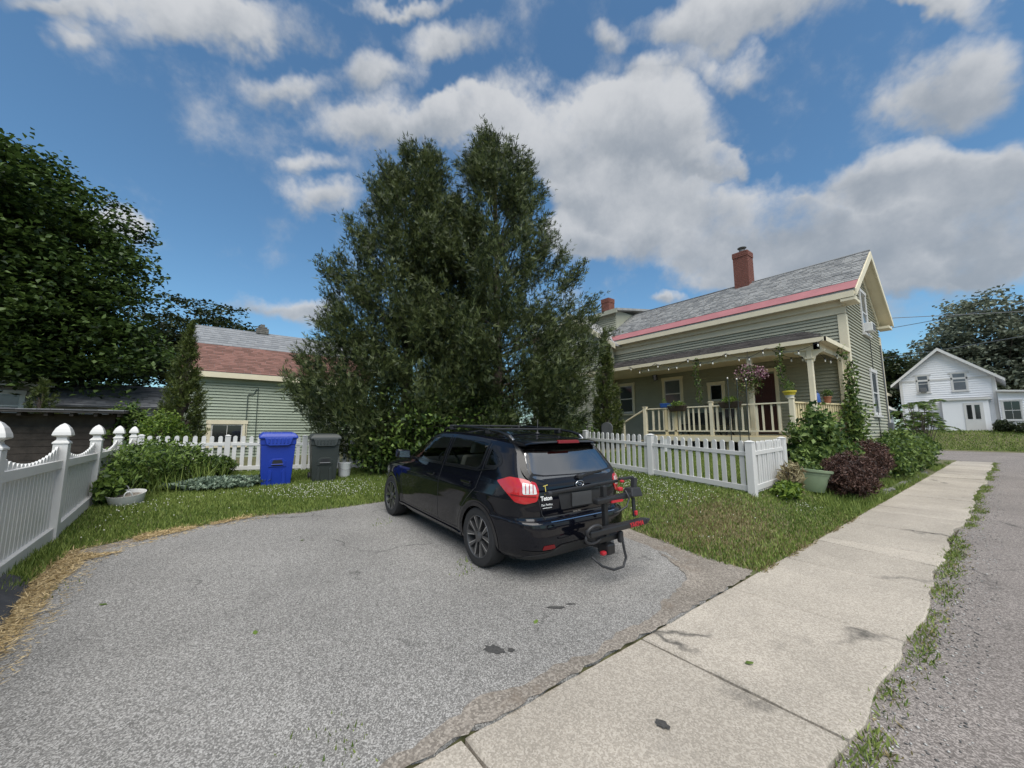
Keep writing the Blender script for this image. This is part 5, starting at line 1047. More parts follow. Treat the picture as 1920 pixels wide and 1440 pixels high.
# ------------------------------------------------------------------ the car
def car():
    mat('car_paint', (.0035, .004, .007), .07, var=.05, coat=0, spec=.5)
    mat('car_trim', (.006, .006, .0065), .25, var=.05); mat('car_matte', (.020, .020, .021), .62, var=.1, vscale=20)
    mat('chrome', (.62, .63, .65), .14, metal=1, var=.03); mat('alloy_dark', (.115, .115, .118), .36, metal=.7, var=.05); mat('alloy_bright', (.62, .63, .64), .3, metal=1, var=.05)
    mat('tyre', (.018, .018, .019), .8, var=.2, vscale=30); mat('lamp_red', (.42, .010, .014), .12, var=.1, coat=1); mat('lamp_clear', (.62, .60, .58), .16, var=.2, vscale=30, coat=1); mat('reflector_red', (.16, .006, .008), .25)
    mat('car_seat', (.30, .265, .215), .8, var=.1); mat('car_interior', (.03, .03, .031), .7); mat('plate_grey', (.055, .057, .060), .5); mat('sticker_white', (.75, .75, .73), .5, var=.02); mat('sticker_gold', (.50, .42, .10), .5); mat('wood_red', (.45, .02, .03), .4)
    def glass(name, tint, ior, tr):
        m = bpy.data.materials.new(name); m.use_nodes = True; MATS[name] = m; N = m.node_tree.nodes; L = m.node_tree.links; N.remove(N['Principled BSDF'])
        t = N.new('ShaderNodeBsdfTransparent'); t.inputs[0].default_value = tint + (1,); g = N.new('ShaderNodeBsdfGlossy'); g.inputs['Roughness'].default_value = .03
        f = N.new('ShaderNodeFresnel'); f.inputs[0].default_value = ior; x = N.new('ShaderNodeMixShader'); L.new(f.outputs[0], x.inputs[0]); L.new(t.outputs[0], x.inputs[1]); L.new(g.outputs[0], x.inputs[2]); L.new(x.outputs[0], N['Material Output'].inputs[0])
    glass('side_glass', (.72, .77, .75), 1.55, 0); glass('rear_glass', (.16, .18, .18), 5.0, 0)
    th = thing('parked_car', 'black hatchback parked on the drive, seen from its rear left corner', 'car', (3.24, 2.90, .047), (R(2.1), 0, R(90)))
    # the thing's local axes: x forward (towards the cedars), y to the car's left
    th.rotation_euler = (0, -R(2.1), R(90)); from mathutils import Euler; PW[th.name] = Matrix.Translation(th.location) @ Euler(th.rotation_euler).to_matrix().to_4x4()
    WR, WF, WRAD, WZ = .82, 3.465, .318, .316
    # ---- body: a stack of plan outlines
    low = [(.20, .16, 4.18, .765), (.235, .085, 4.28, .81), (.27, .055, 4.34, .838), (.34, .02, 4.39, .85), (.45, .0, 4.41, .862), (.54, .0, 4.42, .868), (.585, .010, 4.41, .870), (.600, .03, 4.41, .870), (.606, .075, 4.40, .870), (.63, .088, 4.39, .870), (.70, .086, 4.36, .872), (.76, .088, 4.32, .874), (.80, .092, 4.25, .872), (.84, .098, 4.16, .862), (.88, .106, 3.98, .852), (.92, .116, 3.72, .842), (.955, .128, 3.42, .832)]
    up = [(0, .150, 3.30, .822), (.12, .178, 3.21, .806), (.3, .222, 3.07, .780), (.5, .270, 2.91, .747), (.7, .318, 2.74, .712), (.85, .358, 2.61, .680), (.95, .40, 2.50, .648), (1.0, .46, 2.42, .612)]
    def catm(tab, k):
        tab = np.array(tab, float); t = tab[:, 0]; tt = np.concatenate([np.linspace(a, b, k, endpoint=False) for a, b in zip(t[:-1], t[1:])] + [[t[-1]]]); return np.stack([tt] + [np.interp(tt, t, tab[:, j]) for j in range(1, tab.shape[1])], 1)
    NP = 460; XM = 1.75
    def outline(xr, xf, w, nr, nf):
        th_ = np.linspace(0, math.pi, 1600); c = np.cos(th_); s = np.sin(th_)
        ex = np.where(c > 0, 2 / nr, 2 / nf); xa = np.where(c > 0, XM - (XM - xr) * np.abs(c) ** ex, XM + (xf - XM) * np.abs(c) ** ex); ya = w * np.abs(s) ** ex
        d = np.concatenate([[0], np.cumsum(np.hypot(np.diff(xa), np.diff(ya)))]); q = np.linspace(0, d[-1], NP // 2 + 1); xs = np.interp(q, d, xa); ys = np.interp(q, d, ya); ys[0] = ys[-1] = 0
        return np.concatenate([xs, xs[-2:0:-1]]), np.concatenate([ys, -ys[-2:0:-1]])
    rim = lambda x: np.interp(x, [.3, .5, .8, 1.2, 1.7, 2.1, 2.5, 2.8, 3.3], [1.335, 1.352, 1.382, 1.408, 1.42, 1.412, 1.38, 1.30, 1.2]); belt = lambda x: np.interp(x, [0, .5, 1.2, 3.2], [1.0, 1.0, .99, .965])
    rings = []
    for z, xr, xf, w in catm(low, 4)[:-1]:
        nr = 7.0 + 2.5 * min(max((z - .75) / .2, 0), 1); xs, ys = outline(xr, xf, w, nr, 4.5)
        # fender swell round the wheels and a pinched door panel
        for cx in (WR, WF): dd = np.hypot(xs - cx, z - WZ); ys = ys * (1 + .016 * np.exp(-((dd - .38) / .07) ** 2) * (np.abs(ys) > .6))
        zz = np.full_like(xs, z)
        if z > .80: zz = z - .05 * np.clip((xs - 3.3) / 1.0, 0, 1) * (z - .80) / .155    # bonnet falls forward
        rings.append(np.stack([xs, ys, zz], 1))
    for l, xr, xf, w in catm(up, 5):
        xs, ys = outline(xr, xf, w, 9.5 - 1.0 * l, 5.5); zz = belt(xs) * (1 - l) + rim(xs) * l; rings.append(np.stack([xs, ys, zz], 1))
    last = rings[-1]
    for k in np.linspace(0, 1, 15)[1:]:
        f = 1 - k; sx = np.clip(last[:, 0], .75, 2.05); r = last.copy(); r[:, 0] = sx + (last[:, 0] - sx) * f ** .9; r[:, 1] = last[:, 1] * f; r[:, 2] = rim(r[:, 0]) * 1.0 + .045 * math.sin(k * math.pi / 2) + 0
        rings.append(r)
    n = len(rings); V = np.concatenate(rings); idx = np.arange(n * NP).reshape(n, NP); F = np.stack([idx[:-1], np.roll(idx[:-1], -1, 1), np.roll(idx[1:], -1, 1), idx[1:]], -1).reshape(-1, 4)
    bvh = BVHTree.FromPolygons([tuple(v) for v in V], [tuple(int(i) for i in f) for f in F])
    def hit(o, d):
        h = bvh.ray_cast(Vector(o), Vector(d).normalized()); return (h[0], h[1]) if h[0] is not None else (None, None)
    Fm = {'L': (lambda u, v: (u, 2.0, v), (0, -1, 0)), 'R': (lambda u, v: (u, -2.0, v), (0, 1, 0)), 'B': (lambda u, v: (-1.5, u, v), (1, 0, 0)), 'F': (lambda u, v: (6.0, u, v), (-1, 0, 0)), 'T': (lambda u, v: (u, v, 3.0), (0, 0, -1)),
          'DL': (lambda u, v: (u / 1.41421 - 1.5, u / 1.41421 + 1.5, v), (1, -1, 0)), 'DR': (lambda u, v: (u / 1.41421 - 1.5, -u / 1.41421 - 1.5, v), (1, 1, 0))}
    def proj(fr, u, v, off):
        o, d = Fm[fr]; p, nn = hit(o(u, v), d)
        if p is None: return None
        dv = Vector(d)
        if nn.dot(dv) > 0: nn = -nn
        return p + nn * off
    def dens(poly, st):
        return resample(poly, st)
    def rnd(poly, rad=.03, k=4):               # round a polygon's corners
        out = []; n_ = len(poly)
        for i in range(n_):
            p0, p1, p2 = (np.array(poly[(i + j - 1) % n_], float) for j in range(3)); a = p0 - p1; b = p2 - p1; la, lb = np.linalg.norm(a), np.linalg.norm(b); r_ = min(rad, la * .45, lb * .45); a = a / la * r_; b = b / lb * r_
            for t in np.linspace(0, 1, k): out.append(tuple(p1 + a * (1 - t) ** 2 + b * t ** 2))
        return out
    def patch(name, m, fr, poly, off=.004, st=.03, thick=.006, parent=th, rad=.02, smooth=True):
        pl = dens(rnd(poly, rad) if rad else poly, st); xs = [p[0] for p in pl]; ys = [p[1] for p in pl]; gx, gy = np.meshgrid(np.arange(min(xs), max(xs), st), np.arange(min(ys), max(ys), st)); k = inpoly(gx.ravel(), gy.ravel(), pl)
        n_ = len(pl); pts = [Vector(p) for p in pl] + [Vector((float(a), float(b))) for a, b in zip(gx.ravel()[k], gy.ravel()[k])]
        V2, _, F2, *_ = delaunay_2d_cdt(pts, [(i, (i + 1) % n_) for i in range(n_)], [], 1, 1e-5)
        P = [proj(fr, v.x, v.y, off) for v in V2]; good = [p is not None for p in P]; P = [p if p is not None else Vector((0, 0, 0)) for p in P]
        mb = MB(); mb.add(P, [f for f in F2 if all(good[i] for i in f)])
        if thick:
            A = [proj(fr, x, y, off) for x, y in pl]; B = [proj(fr, x, y, off - thick) for x, y in pl]
            if all(a is not None for a in A) and all(b is not None for b in B): mb.add(A + B, [(i, (i + 1) % n_, n_ + (i + 1) % n_, n_ + i) for i in range(n_)])
        return mb.build(name, m, parent, local=True, smooth='a' if smooth else False)
    def band(name, m, fr, line, w, off=.002, parent=th, closed=False, st=.03):
        pl = [np.array(p) for p in resample(line, st, closed=closed)] + ([] if closed else [np.array(line[-1], float)]); n_ = len(pl); A = []; B = []
        for i, p in enumerate(pl):
            t = pl[(i + 1) % n_ if closed else min(i + 1, n_ - 1)] - pl[(i - 1) % n_ if closed else max(i - 1, 0)]; t = t / (np.linalg.norm(t) + 1e-9); nn = np.array([-t[1], t[0]]); A.append(proj(fr, *(p + nn * w / 2), off)); B.append(proj(fr, *(p - nn * w / 2), off))
        mb = MB(); fs = [(i, (i + 1) % n_, n_ + (i + 1) % n_, n_ + i) for i in range(n_ if closed else n_ - 1)]
        ok = [a is not None and b is not None for a, b in zip(A, B)]; z0 = Vector((0, 0, 0)); mb.add([a or z0 for a in A] + [b or z0 for b in B], [f for f in fs if ok[f[0]] and ok[f[1]]]); return mb.build(name, m, parent, local=True, smooth=True)
    # ---- openings
    FW = [(2.92, .995), (1.80, 1.012), (1.785, 1.366), (2.15, 1.362), (2.50, 1.285)]; RW = [(1.70, 1.015), (.95, 1.035), (.88, 1.075), (.875, 1.335), (1.0, 1.352), (1.68, 1.372)]; QW = [(.80, 1.075), (.61, 1.09), (.54, 1.13), (.60, 1.20), (.80, 1.30)]
    BG = [(-.655, 1.07), (-.62, 1.01), (-.46, .985), (0, .975), (.46, .985), (.62, 1.01), (.655, 1.07), (.575, 1.325), (-.575, 1.325)]; WS = [(-.68, 1.04), (.68, 1.04), (.53, 1.34), (-.53, 1.34)]
    cen = V[F].mean(1); kill = np.zeros(len(F), bool)
    side = (np.abs(cen[:, 1]) > .5) & (cen[:, 2] > .9)
    shr = lambda poly, s: [tuple(np.mean(poly, 0) + (np.array(p) - np.mean(poly, 0)) * s) for p in poly]
    for w in (FW, RW, QW): kill |= side & inpoly(cen[:, 0], cen[:, 2], w)
    kill |= (cen[:, 0] < .6) & (cen[:, 2] > .9) & inpoly(cen[:, 1], cen[:, 2], BG) & (cen[:, 2] < 1.33); kill |= (cen[:, 0] > 2.2) & inpoly(cen[:, 1], cen[:, 2], WS) & (cen[:, 2] > 1.0) & (cen[:, 2] < 1.345)
    for cx in (WR, WF): kill |= (np.hypot(cen[:, 0] - cx, cen[:, 2] - WZ) < .345) & (np.abs(cen[:, 1]) > .4)
    kill |= (cen[:, 1] ** 2 < -1)
    body = mesh_np('body', V, F[~kill], 'car_paint', th, local=True, smooth=True); body.data.set_sharp_from_angle(angle=R(42))
    MB().box(.35, 4.0, -.72, .72, .19, .30).build('underbody', 'car_matte', th, local=True)
    for s, fr in ((1, 'L'), (-1, 'R')):
        for w, nm in ((FW, 'front_window'), (RW, 'rear_window'), (QW, 'quarter_window')):
            g = patch(nm, 'side_glass', fr, w, off=-.002, thick=0); band('window_seal', 'car_trim', fr, rnd(w, .03), .036, .003, g, closed=True)
        for cx in (WR, WF):                    # wheel arches: lip, liner
            arc = [(cx + .352 * math.cos(t), WZ + .352 * math.sin(t)) for t in np.linspace(-.28, math.pi + .28, 40)]; band('arch_lip', 'car_paint', fr, arc, .045, .005)
            ln = MB(); a = [(cx + .36 * math.cos(t), WZ + .36 * math.sin(t)) for t in np.linspace(-.3, math.pi + .3, 30)]; ln.add([(x, s * .80, z) for x, z in a] + [(x, s * .45, z) for x, z in a], [(i, i + 1, 31 + i - 1 + 0, 30 + i) for i in range(29)]); ln.add([(cx, s * .45, WZ)] + [(x, s * .45, z) for x, z in a], [(0, i + 1, i + 2) for i in range(29)]); ln.build('wheel_liner', 'car_matte', th, local=True)
        seams = [[(1.742, 1.36), (1.75, 1.0), (1.77, .75), (1.79, .31)], [(2.98, 1.0), (3.02, .85), (3.02, .55), (2.96, .32), (1.79, .31)], [(.838, 1.33), (.835, 1.02), (.88, .84), (1.02, .72), (1.16, .58), (1.25, .42), (1.28, .31), (1.79, .31)]]
        for l in seams: band('door_gap', 'car_matte', fr, l, .008, .0015)
        band('belt_moulding', 'car_trim', fr, [(2.92, .985), (1.75, 1.0), (.92, 1.02), (.58, 1.075)], .016, .006)
        for hx in (1.97, 1.07):
            zc = .845 if hx > 1.5 else .862; patch('handle_cup', 'car_trim', fr, [(hx - .09, zc - .035), (hx + .09, zc - .035), (hx + .09, zc + .03), (hx - .09, zc + .03)], .002, thick=0, rad=.03)
            a = proj(fr, hx - .10, zc + .012, .028); b = proj(fr, hx + .10, zc + .012, .028); mb = MB(); mb.bar(a, b, .032, .022, (0, s, 0)); mb.build('door_handle', 'car_paint', th, local=True, bevel=.006)
        patch('side_skirt', 'car_paint', fr, [(1.22, .205), (3.06, .205), (3.10, .29), (1.18, .27)], .014, thick=.014, rad=.02)
        patch('front_lamp', 'lamp_clear', fr, [(3.98, .70), (4.2, .66), (4.2, .74), (3.92, .80)], .003, thick=0)
        # door mirror
        mr = MB(); q = []
        for xx, sc in ((2.70, .80), (2.72, 1.0), (2.80, 1.0), (2.86, .6)): q += [(xx, s * (.965 - .105 * sc), 1.055 - .07 * sc), (xx, s * (.965 + .105 * sc), 1.065 - .055 * sc), (xx, s * (.965 + .10 * sc), 1.065 + .065 * sc), (xx, s * (.965 - .10 * sc), 1.055 + .06 * sc)]
        mr.add(q, [(0, 1, 2, 3), (12, 15, 14, 13)] + [(4 * i + j, 4 * i + 4 + j, 4 * i + 4 + (j + 1) % 4, 4 * i + (j + 1) % 4) for i in range(3) for j in range(4)])
        mo = mr.build('door_mirror', 'car_paint', th, local=True, bevel=.012, smooth='a'); MB().bar((2.80, s * .80, 1.0), (2.78, s * .90, 1.03), .07, .03).build('mirror_arm', 'car_trim', mo, local=True)
        MB().add([(2.694, s * .885, 1.005), (2.694, s * 1.045, 1.02), (2.694, s * 1.04, 1.11), (2.694, s * .89, 1.10)], [(0, 1, 2, 3)]).build('mirror_glass', 'chrome', mo, local=True)
        # roof rail on raised feet
        rr = [proj('T', x, s * (.575 + .012 * (x > .6)), z) for x, z in ((.55, .0), (.64, .055), (.80, .075), (1.2, .078), (1.7, .078), (1.95, .07), (2.10, .05), (2.20, .0))]
        ra = MB().tube([p for p in rr if p is not None], [.020, .022, .019, .018, .018, .018, .02, .018], 8).build('roof_rail', 'car_trim', th, local=True, smooth=True)
        a = proj('T', .55, s * .575, .006); b = proj('T', .65, s * .577, .058)
        if a and b: MB().bar(a, b, .034, .03).build('rail_foot', 'alloy_bright', ra, local=True, bevel=.006)
    for x in (1.05, 1.95):
        a = proj('T', x, .585, .085); b = proj('T', x, -.585, .085); cb = MB().bar(a, b, .07, .024).build('cross_bar', 'black_plastic', th, local=True, bevel=.008)
        for s in (-1, 1):
            p = proj('T', x, s * .575, .06); MB().cbox(p, (.11, .06, .07)).build('bar_clamp', 'black_plastic', cb, local=True, bevel=.015)
    # ---- rear end
    rg = patch('rear_glass', 'rear_glass', 'B', BG, off=-.001, thick=0, rad=.05); band('glass_seal', 'car_trim', 'B', rnd(shr(BG, 1.02), .05), .10, .003, rg, closed=True)
    for ob in [rg] + [o for o in bpy.data.objects if o.name.startswith('glass_seal')]:
        for vtx in ob.data.vertices:            # the pane is flatter across than the bodywork
            c0 = proj('B', 0, vtx.co.z, 0)
            if c0 is not None: vtx.co.x += (c0.x - vtx.co.x) * .5
    patch('windscreen', 'side_glass', 'F', WS, off=-.001, thick=0)
    sp = MB(); ys = np.linspace(-.60, .60, 25); A = []; NS = 7
    for y in ys:
        c = 1 - (abs(y) / .60) ** 3; xr = .325 - .05 * c; zt = 1.352 + .030 * c ** .5
        A += [(.62, y, rim(.62) + .028 + .010 * c), (.45, y, zt + .012), (xr + .02, y, zt - .004), (xr, y, zt - .014), (xr + .02, y, zt - .028), (.44, y, zt - .03), (.60, y, zt - .02)]
    sp.add(A, [(i * NS + j, i * NS + (j + 1) % NS, (i + 1) * NS + (j + 1) % NS, (i + 1) * NS + j) for i in range(24) for j in range(NS)] + [tuple(range(NS)), tuple(range(24 * NS, 25 * NS))[::-1]])
    so = sp.build('roof_spoiler', 'car_paint', th, local=True, smooth='a'); MB().hexa([(.262, -.17, 1.352), (.30, -.17, 1.352), (.30, .17, 1.352), (.262, .17, 1.352)], [(.270, -.16, 1.384), (.31, -.16, 1.389), (.31, .16, 1.389), (.270, .16, 1.384)]).build('brake_light', 'reflector_red', so, local=True, bevel=.005)
    p = proj('T', .82, 0, .0); MB().lathe([(.03, 0), (.024, .02), (.008, .03), (.005, .06), (.004, .19)], p, 10).build('aerial', 'black_plastic', th, local=True, smooth=True)
    TL = [(.95, .965), (.80, 1.02), (.66, 1.008), (.535, .972), (.50, .89), (.515, .795), (.63, .772), (.73, .785), (.82, .86)]
    for fr in ('DL', 'DR'):
        tl = patch('tail_light', 'lamp_red', fr, TL, .010, st=.022, thick=.016, rad=.025)
        patch('reverse_lamp', 'lamp_clear', fr, [(.665, .975), (.545, .95), (.52, .865), (.655, .865)], .0135, st=.022, thick=.005, parent=tl, rad=.015)
        patch('lamp_lens', 'reflector_red', fr, [(.78, .86), (.53, .845), (.53, .835), (.775, .85)], .0135, st=.022, thick=.003, parent=tl, rad=0)
        for k in range(3): patch('lamp_divider', 'lamp_red', fr, [(.555 + k * .034, .872), (.563 + k * .034, .872), (.568 + k * .034, .962), (.560 + k * .034, .962)], .0155, st=.02, thick=.002, parent=tl, rad=0)
    patch('garnish', 'car_trim', 'B', [(-.42, .885), (.42, .885), (.40, .85), (-.40, .85)], .022, thick=.022, rad=.012); patch('plate_recess', 'car_matte', 'B', [(-.34, .85), (.34, .85), (.30, .68), (-.30, .68)], .003, thick=0, rad=.02)
    MB().hexa([(.062, -.155, .70), (.072, -.155, .70), (.072, .155, .70), (.062, .155, .70)], [(.066, -.155, .84), (.076, -.155, .84), (.076, .155, .84), (.066, .155, .84)]).build('number_plate', 'plate_grey', th, local=True)
    em = MB(); q = proj('B', 0, .918, .010)
    em.tube([(q.x - .004, .062 * math.cos(t), q.z + .033 * math.sin(t)) for t in np.linspace(0, 2 * math.pi, 25)], .006, 6, cap=False)
    eo = em.build('emblem', 'chrome', th, local=True, smooth=True)
    for a, b, r_ in ((.026, .008, .010), (.0, .012, .006), (-.018, .010, .006), (-.012, -.010, .006), (-.03, -.004, .006), (.008, -.012, .006)): MB().lathe([(0, -.004), (r_, 0), (0, .004)], (q.x - .003, a, q.z + b), 6, 'x').build('emblem_star', 'chrome', eo, local=True)
    for l in ([(-.70, .985), (-.66, .90), (-.60, .80), (-.56, .66), (-.52, .612)], [(.70, .985), (.66, .90), (.60, .80), (.56, .66), (.52, .612)]): band('hatch_gap', 'car_matte', 'B', l, .008, .0015)
    band('hatch_gap', 'car_matte', 'B', [(-.52, .625), (.52, .625)], .010, .0015); band('step_strip', 'chrome', 'B', [(-.50, .592), (.50, .592)], .006, .004)
    patch('bumper_valance', 'car_matte', 'B', [(-.74, .215), (.74, .215), (.72, .275), (.46, .30), (.36, .345), (-.36, .345), (-.46, .30), (-.72, .275)], .006, thick=.006, rad=.02); band('bumper_crease', 'car_trim', 'B', [(-.76, .33), (-.48, .31), (-.36, .355), (.36, .355), (.48, .31), (.76, .33)], .010, .006)
    for s in (-1, 1): patch('bumper_reflector', 'reflector_red', 'B', [(s * .60, .335), (s * .44, .335), (s * .46, .375), (s * .585, .375)], .006, thick=.004, rad=.012)
    MB().tube([(.05, -.50, .215), (.30, -.50, .225)], .032, 12).build('exhaust', 'grey_plastic', th, local=True, smooth='a')
    a = proj('B', -.02, .985, .02); b = proj('B', -.30, 1.015, .02); wp = MB().bar(a, b, .016, .022).build('wiper', 'black_plastic', th, local=True); MB().bar(b + Vector((0, -.17, .012)), b + Vector((0, .16, -.012)), .012, .018).build('wiper_blade', 'black_plastic', wp, local=True); MB().cbox(a, (.05, .07, .05)).build('wiper_pivot', 'black_plastic', wp, local=True, bevel=.012)
    # stickers: left of the plate
    def fr(y, z, off):                          # frame whose text reads from behind the car
        p = proj('B', y, z, off); p2 = proj('B', y - .05, z, off); p3 = proj('B', y, z + .02, off); ux = (p2 - p).normalized(); uy = (p3 - p); uy = (uy - ux * uy.dot(ux)).normalized(); uz = ux.cross(uy); m = Matrix((ux, uy, uz)).transposed().to_4x4(); m.translation = p; return m
    text_mesh('sticker', 'Teton', .062, 'sticker_white', fr(.505, .815, .004), th, depth=.001, bold=.0015); text_mesh('sticker', 'Dan Perkins', .030, 'sticker_white', fr(.500, .752, .004), th, depth=.001); text_mesh('sticker', 'www.danperkins', .018, 'sticker_white', fr(.495, .722, .004), th, depth=.001); text_mesh('badge', 'PARTIAL ZERO', .018, 'chrome', fr(.06, .640, .004), th, depth=.001)
    text_mesh('sticker', 'J', .095, 'sticker_gold', fr(.505, .90, .004), th, depth=.001); band('sticker_bar', 'sticker_gold', 'B', [(.53, .933), (.465, .943)], .007, .004)
    # ---- wheels
    def wheel(cx, s):
        y = s * .755; w = MB().lathe([(.225, -.1), (.285, -.108), (.306, -.10), (.317, -.07), (.318, 0), (.317, .07), (.306, .10), (.285, .108), (.225, .10), (.218, .0), (.225, -.1)], (cx, y, WZ), 56, 'y', cap=False).build('wheel', 'tyre', th, local=True, smooth='a')
        ro = s * .098; rm = MB().lathe([(.228, ro), (.222, ro + s * .006), (.214, ro), (.205, ro - s * .05), (.20, ro - s * .15)], (cx, y, WZ), 56, 'y', cap=False).build('rim', 'alloy_dark', w, local=True, smooth='a')
        MB().lathe([(0, ro - s * .12), (.165, ro - s * .115)], (cx, y, WZ), 32, 'y', cap=False).build('brake_disc', 'alloy_dark', w, local=True)
        for k in range(5):
            a0 = k * 2 * math.pi / 5 + .3
            for t in (-1, 1):                  # paired spokes, bright machined faces over dark flanks
                def pt(r, a, yy): return (cx + r * math.cos(a0 + a), y + yy, WZ + r * math.sin(a0 + a))
                a1, a2 = t * .16, t * .30; yo = ro - s * .002; yi = ro - s * .045
                lo = [pt(.05, a1 * .5 - .24, yi), pt(.05, a1 * .5 + .24, yi), pt(.216, a2 + .125, yi), pt(.216, a2 - .125, yi)]; hi = [pt(.05, a1 * .5 - .22, yo - s * .012), pt(.05, a1 * .5 + .22, yo - s * .012), pt(.216, a2 + .115, yo), pt(.216, a2 - .115, yo)]
                MB().hexa(lo, hi).build('spoke', 'alloy_dark', rm, local=True)
                e = t * .02; hi2 = [pt(.09, a1 * .8 + t * .10, yo - s * .0065), pt(.09, a1 * .8 + t * .16, yo - s * .0065), pt(.212, a2 + t * .115, yo + s * .0015), pt(.212, a2 + t * .055, yo + s * .0015)]
                MB().add(hi2, [(0, 1, 2, 3)]).build('spoke_face', 'alloy_bright', rm, local=True)
        MB().lathe([(.058, ro - s * .03), (.055, ro - s * .006), (.034, ro - s * .002), (.030, ro + s * .002), (0, ro + s * .003)], (cx, y, WZ), 24, 'y').build('hub_cap', 'alloy_dark', rm, local=True, smooth='a')
    for cx in (WR, WF):
        for s in (-1, 1): wheel(cx, s)
    # ---- cabin
    MB().box(.45, 3.1, -.66, .66, .30, .42).build('floor', 'car_interior', th, local=True)
    def seat(x, y, w, hr=True):
        s = MB().hexa([(x - .1, y - w / 2, .42), (x + .42, y - w / 2, .42), (x + .42, y + w / 2, .42), (x - .1, y + w / 2, .42)], [(x - .1, y - w / 2, .62), (x + .42, y - w / 2, .66), (x + .42, y + w / 2, .66), (x - .1, y + w / 2, .62)]).build('seat', 'car_seat', th, local=True, bevel=.04, smooth='a')
        MB().hexa([(x - .08, y - w / 2, .60), (x + .04, y - w / 2, .60), (x + .04, y + w / 2, .60), (x - .08, y + w / 2, .60)], [(x - .24, y - w / 2 + .04, 1.12), (x - .16, y - w / 2 + .04, 1.12), (x - .16, y + w / 2 - .04, 1.12), (x - .24, y + w / 2 - .04, 1.12)]).build('backrest', 'car_seat', s, local=True, bevel=.03, smooth='a')
        for yy in ([y] if hr else [y - .4, y + .4]): MB().hexa([(x - .25, yy - .11, 1.14), (x - .16, yy - .11, 1.14), (x - .16, yy + .11, 1.14), (x - .25, yy + .11, 1.14)], [(x - .28, yy - .09, 1.29), (x - .20, yy - .09, 1.29), (x - .20, yy + .09, 1.29), (x - .28, yy + .09, 1.29)]).build('headrest', 'car_seat', s, local=True, bevel=.025, smooth='a')
    seat(1.85, .36, .5); seat(1.85, -.36, .5); seat(1.0, 0, 1.25, False)
    MB().hexa([(2.55, -.68, .6), (3.1, -.68, .6), (3.1, .68, .6), (2.55, .68, .6)], [(2.65, -.68, .97), (3.1, -.68, .97), (3.1, .68, .97), (2.65, .68, .97)]).build('dashboard', 'car_interior', th, local=True, bevel=.05)
    MB().tube([(2.45 + .05 * math.sin(t), .36 + .18 * math.cos(t), .92 + .17 * math.sin(t)) for t in np.linspace(0, 2 * math.pi, 25)], .016, 8, cap=False).build('steering_wheel', 'car_interior', th, local=True, smooth=True)
    MB().box(.35, .95, -.6, .6, .88, .90).build('parcel_shelf', 'car_interior', th, local=True)
    return th
CAR = car()
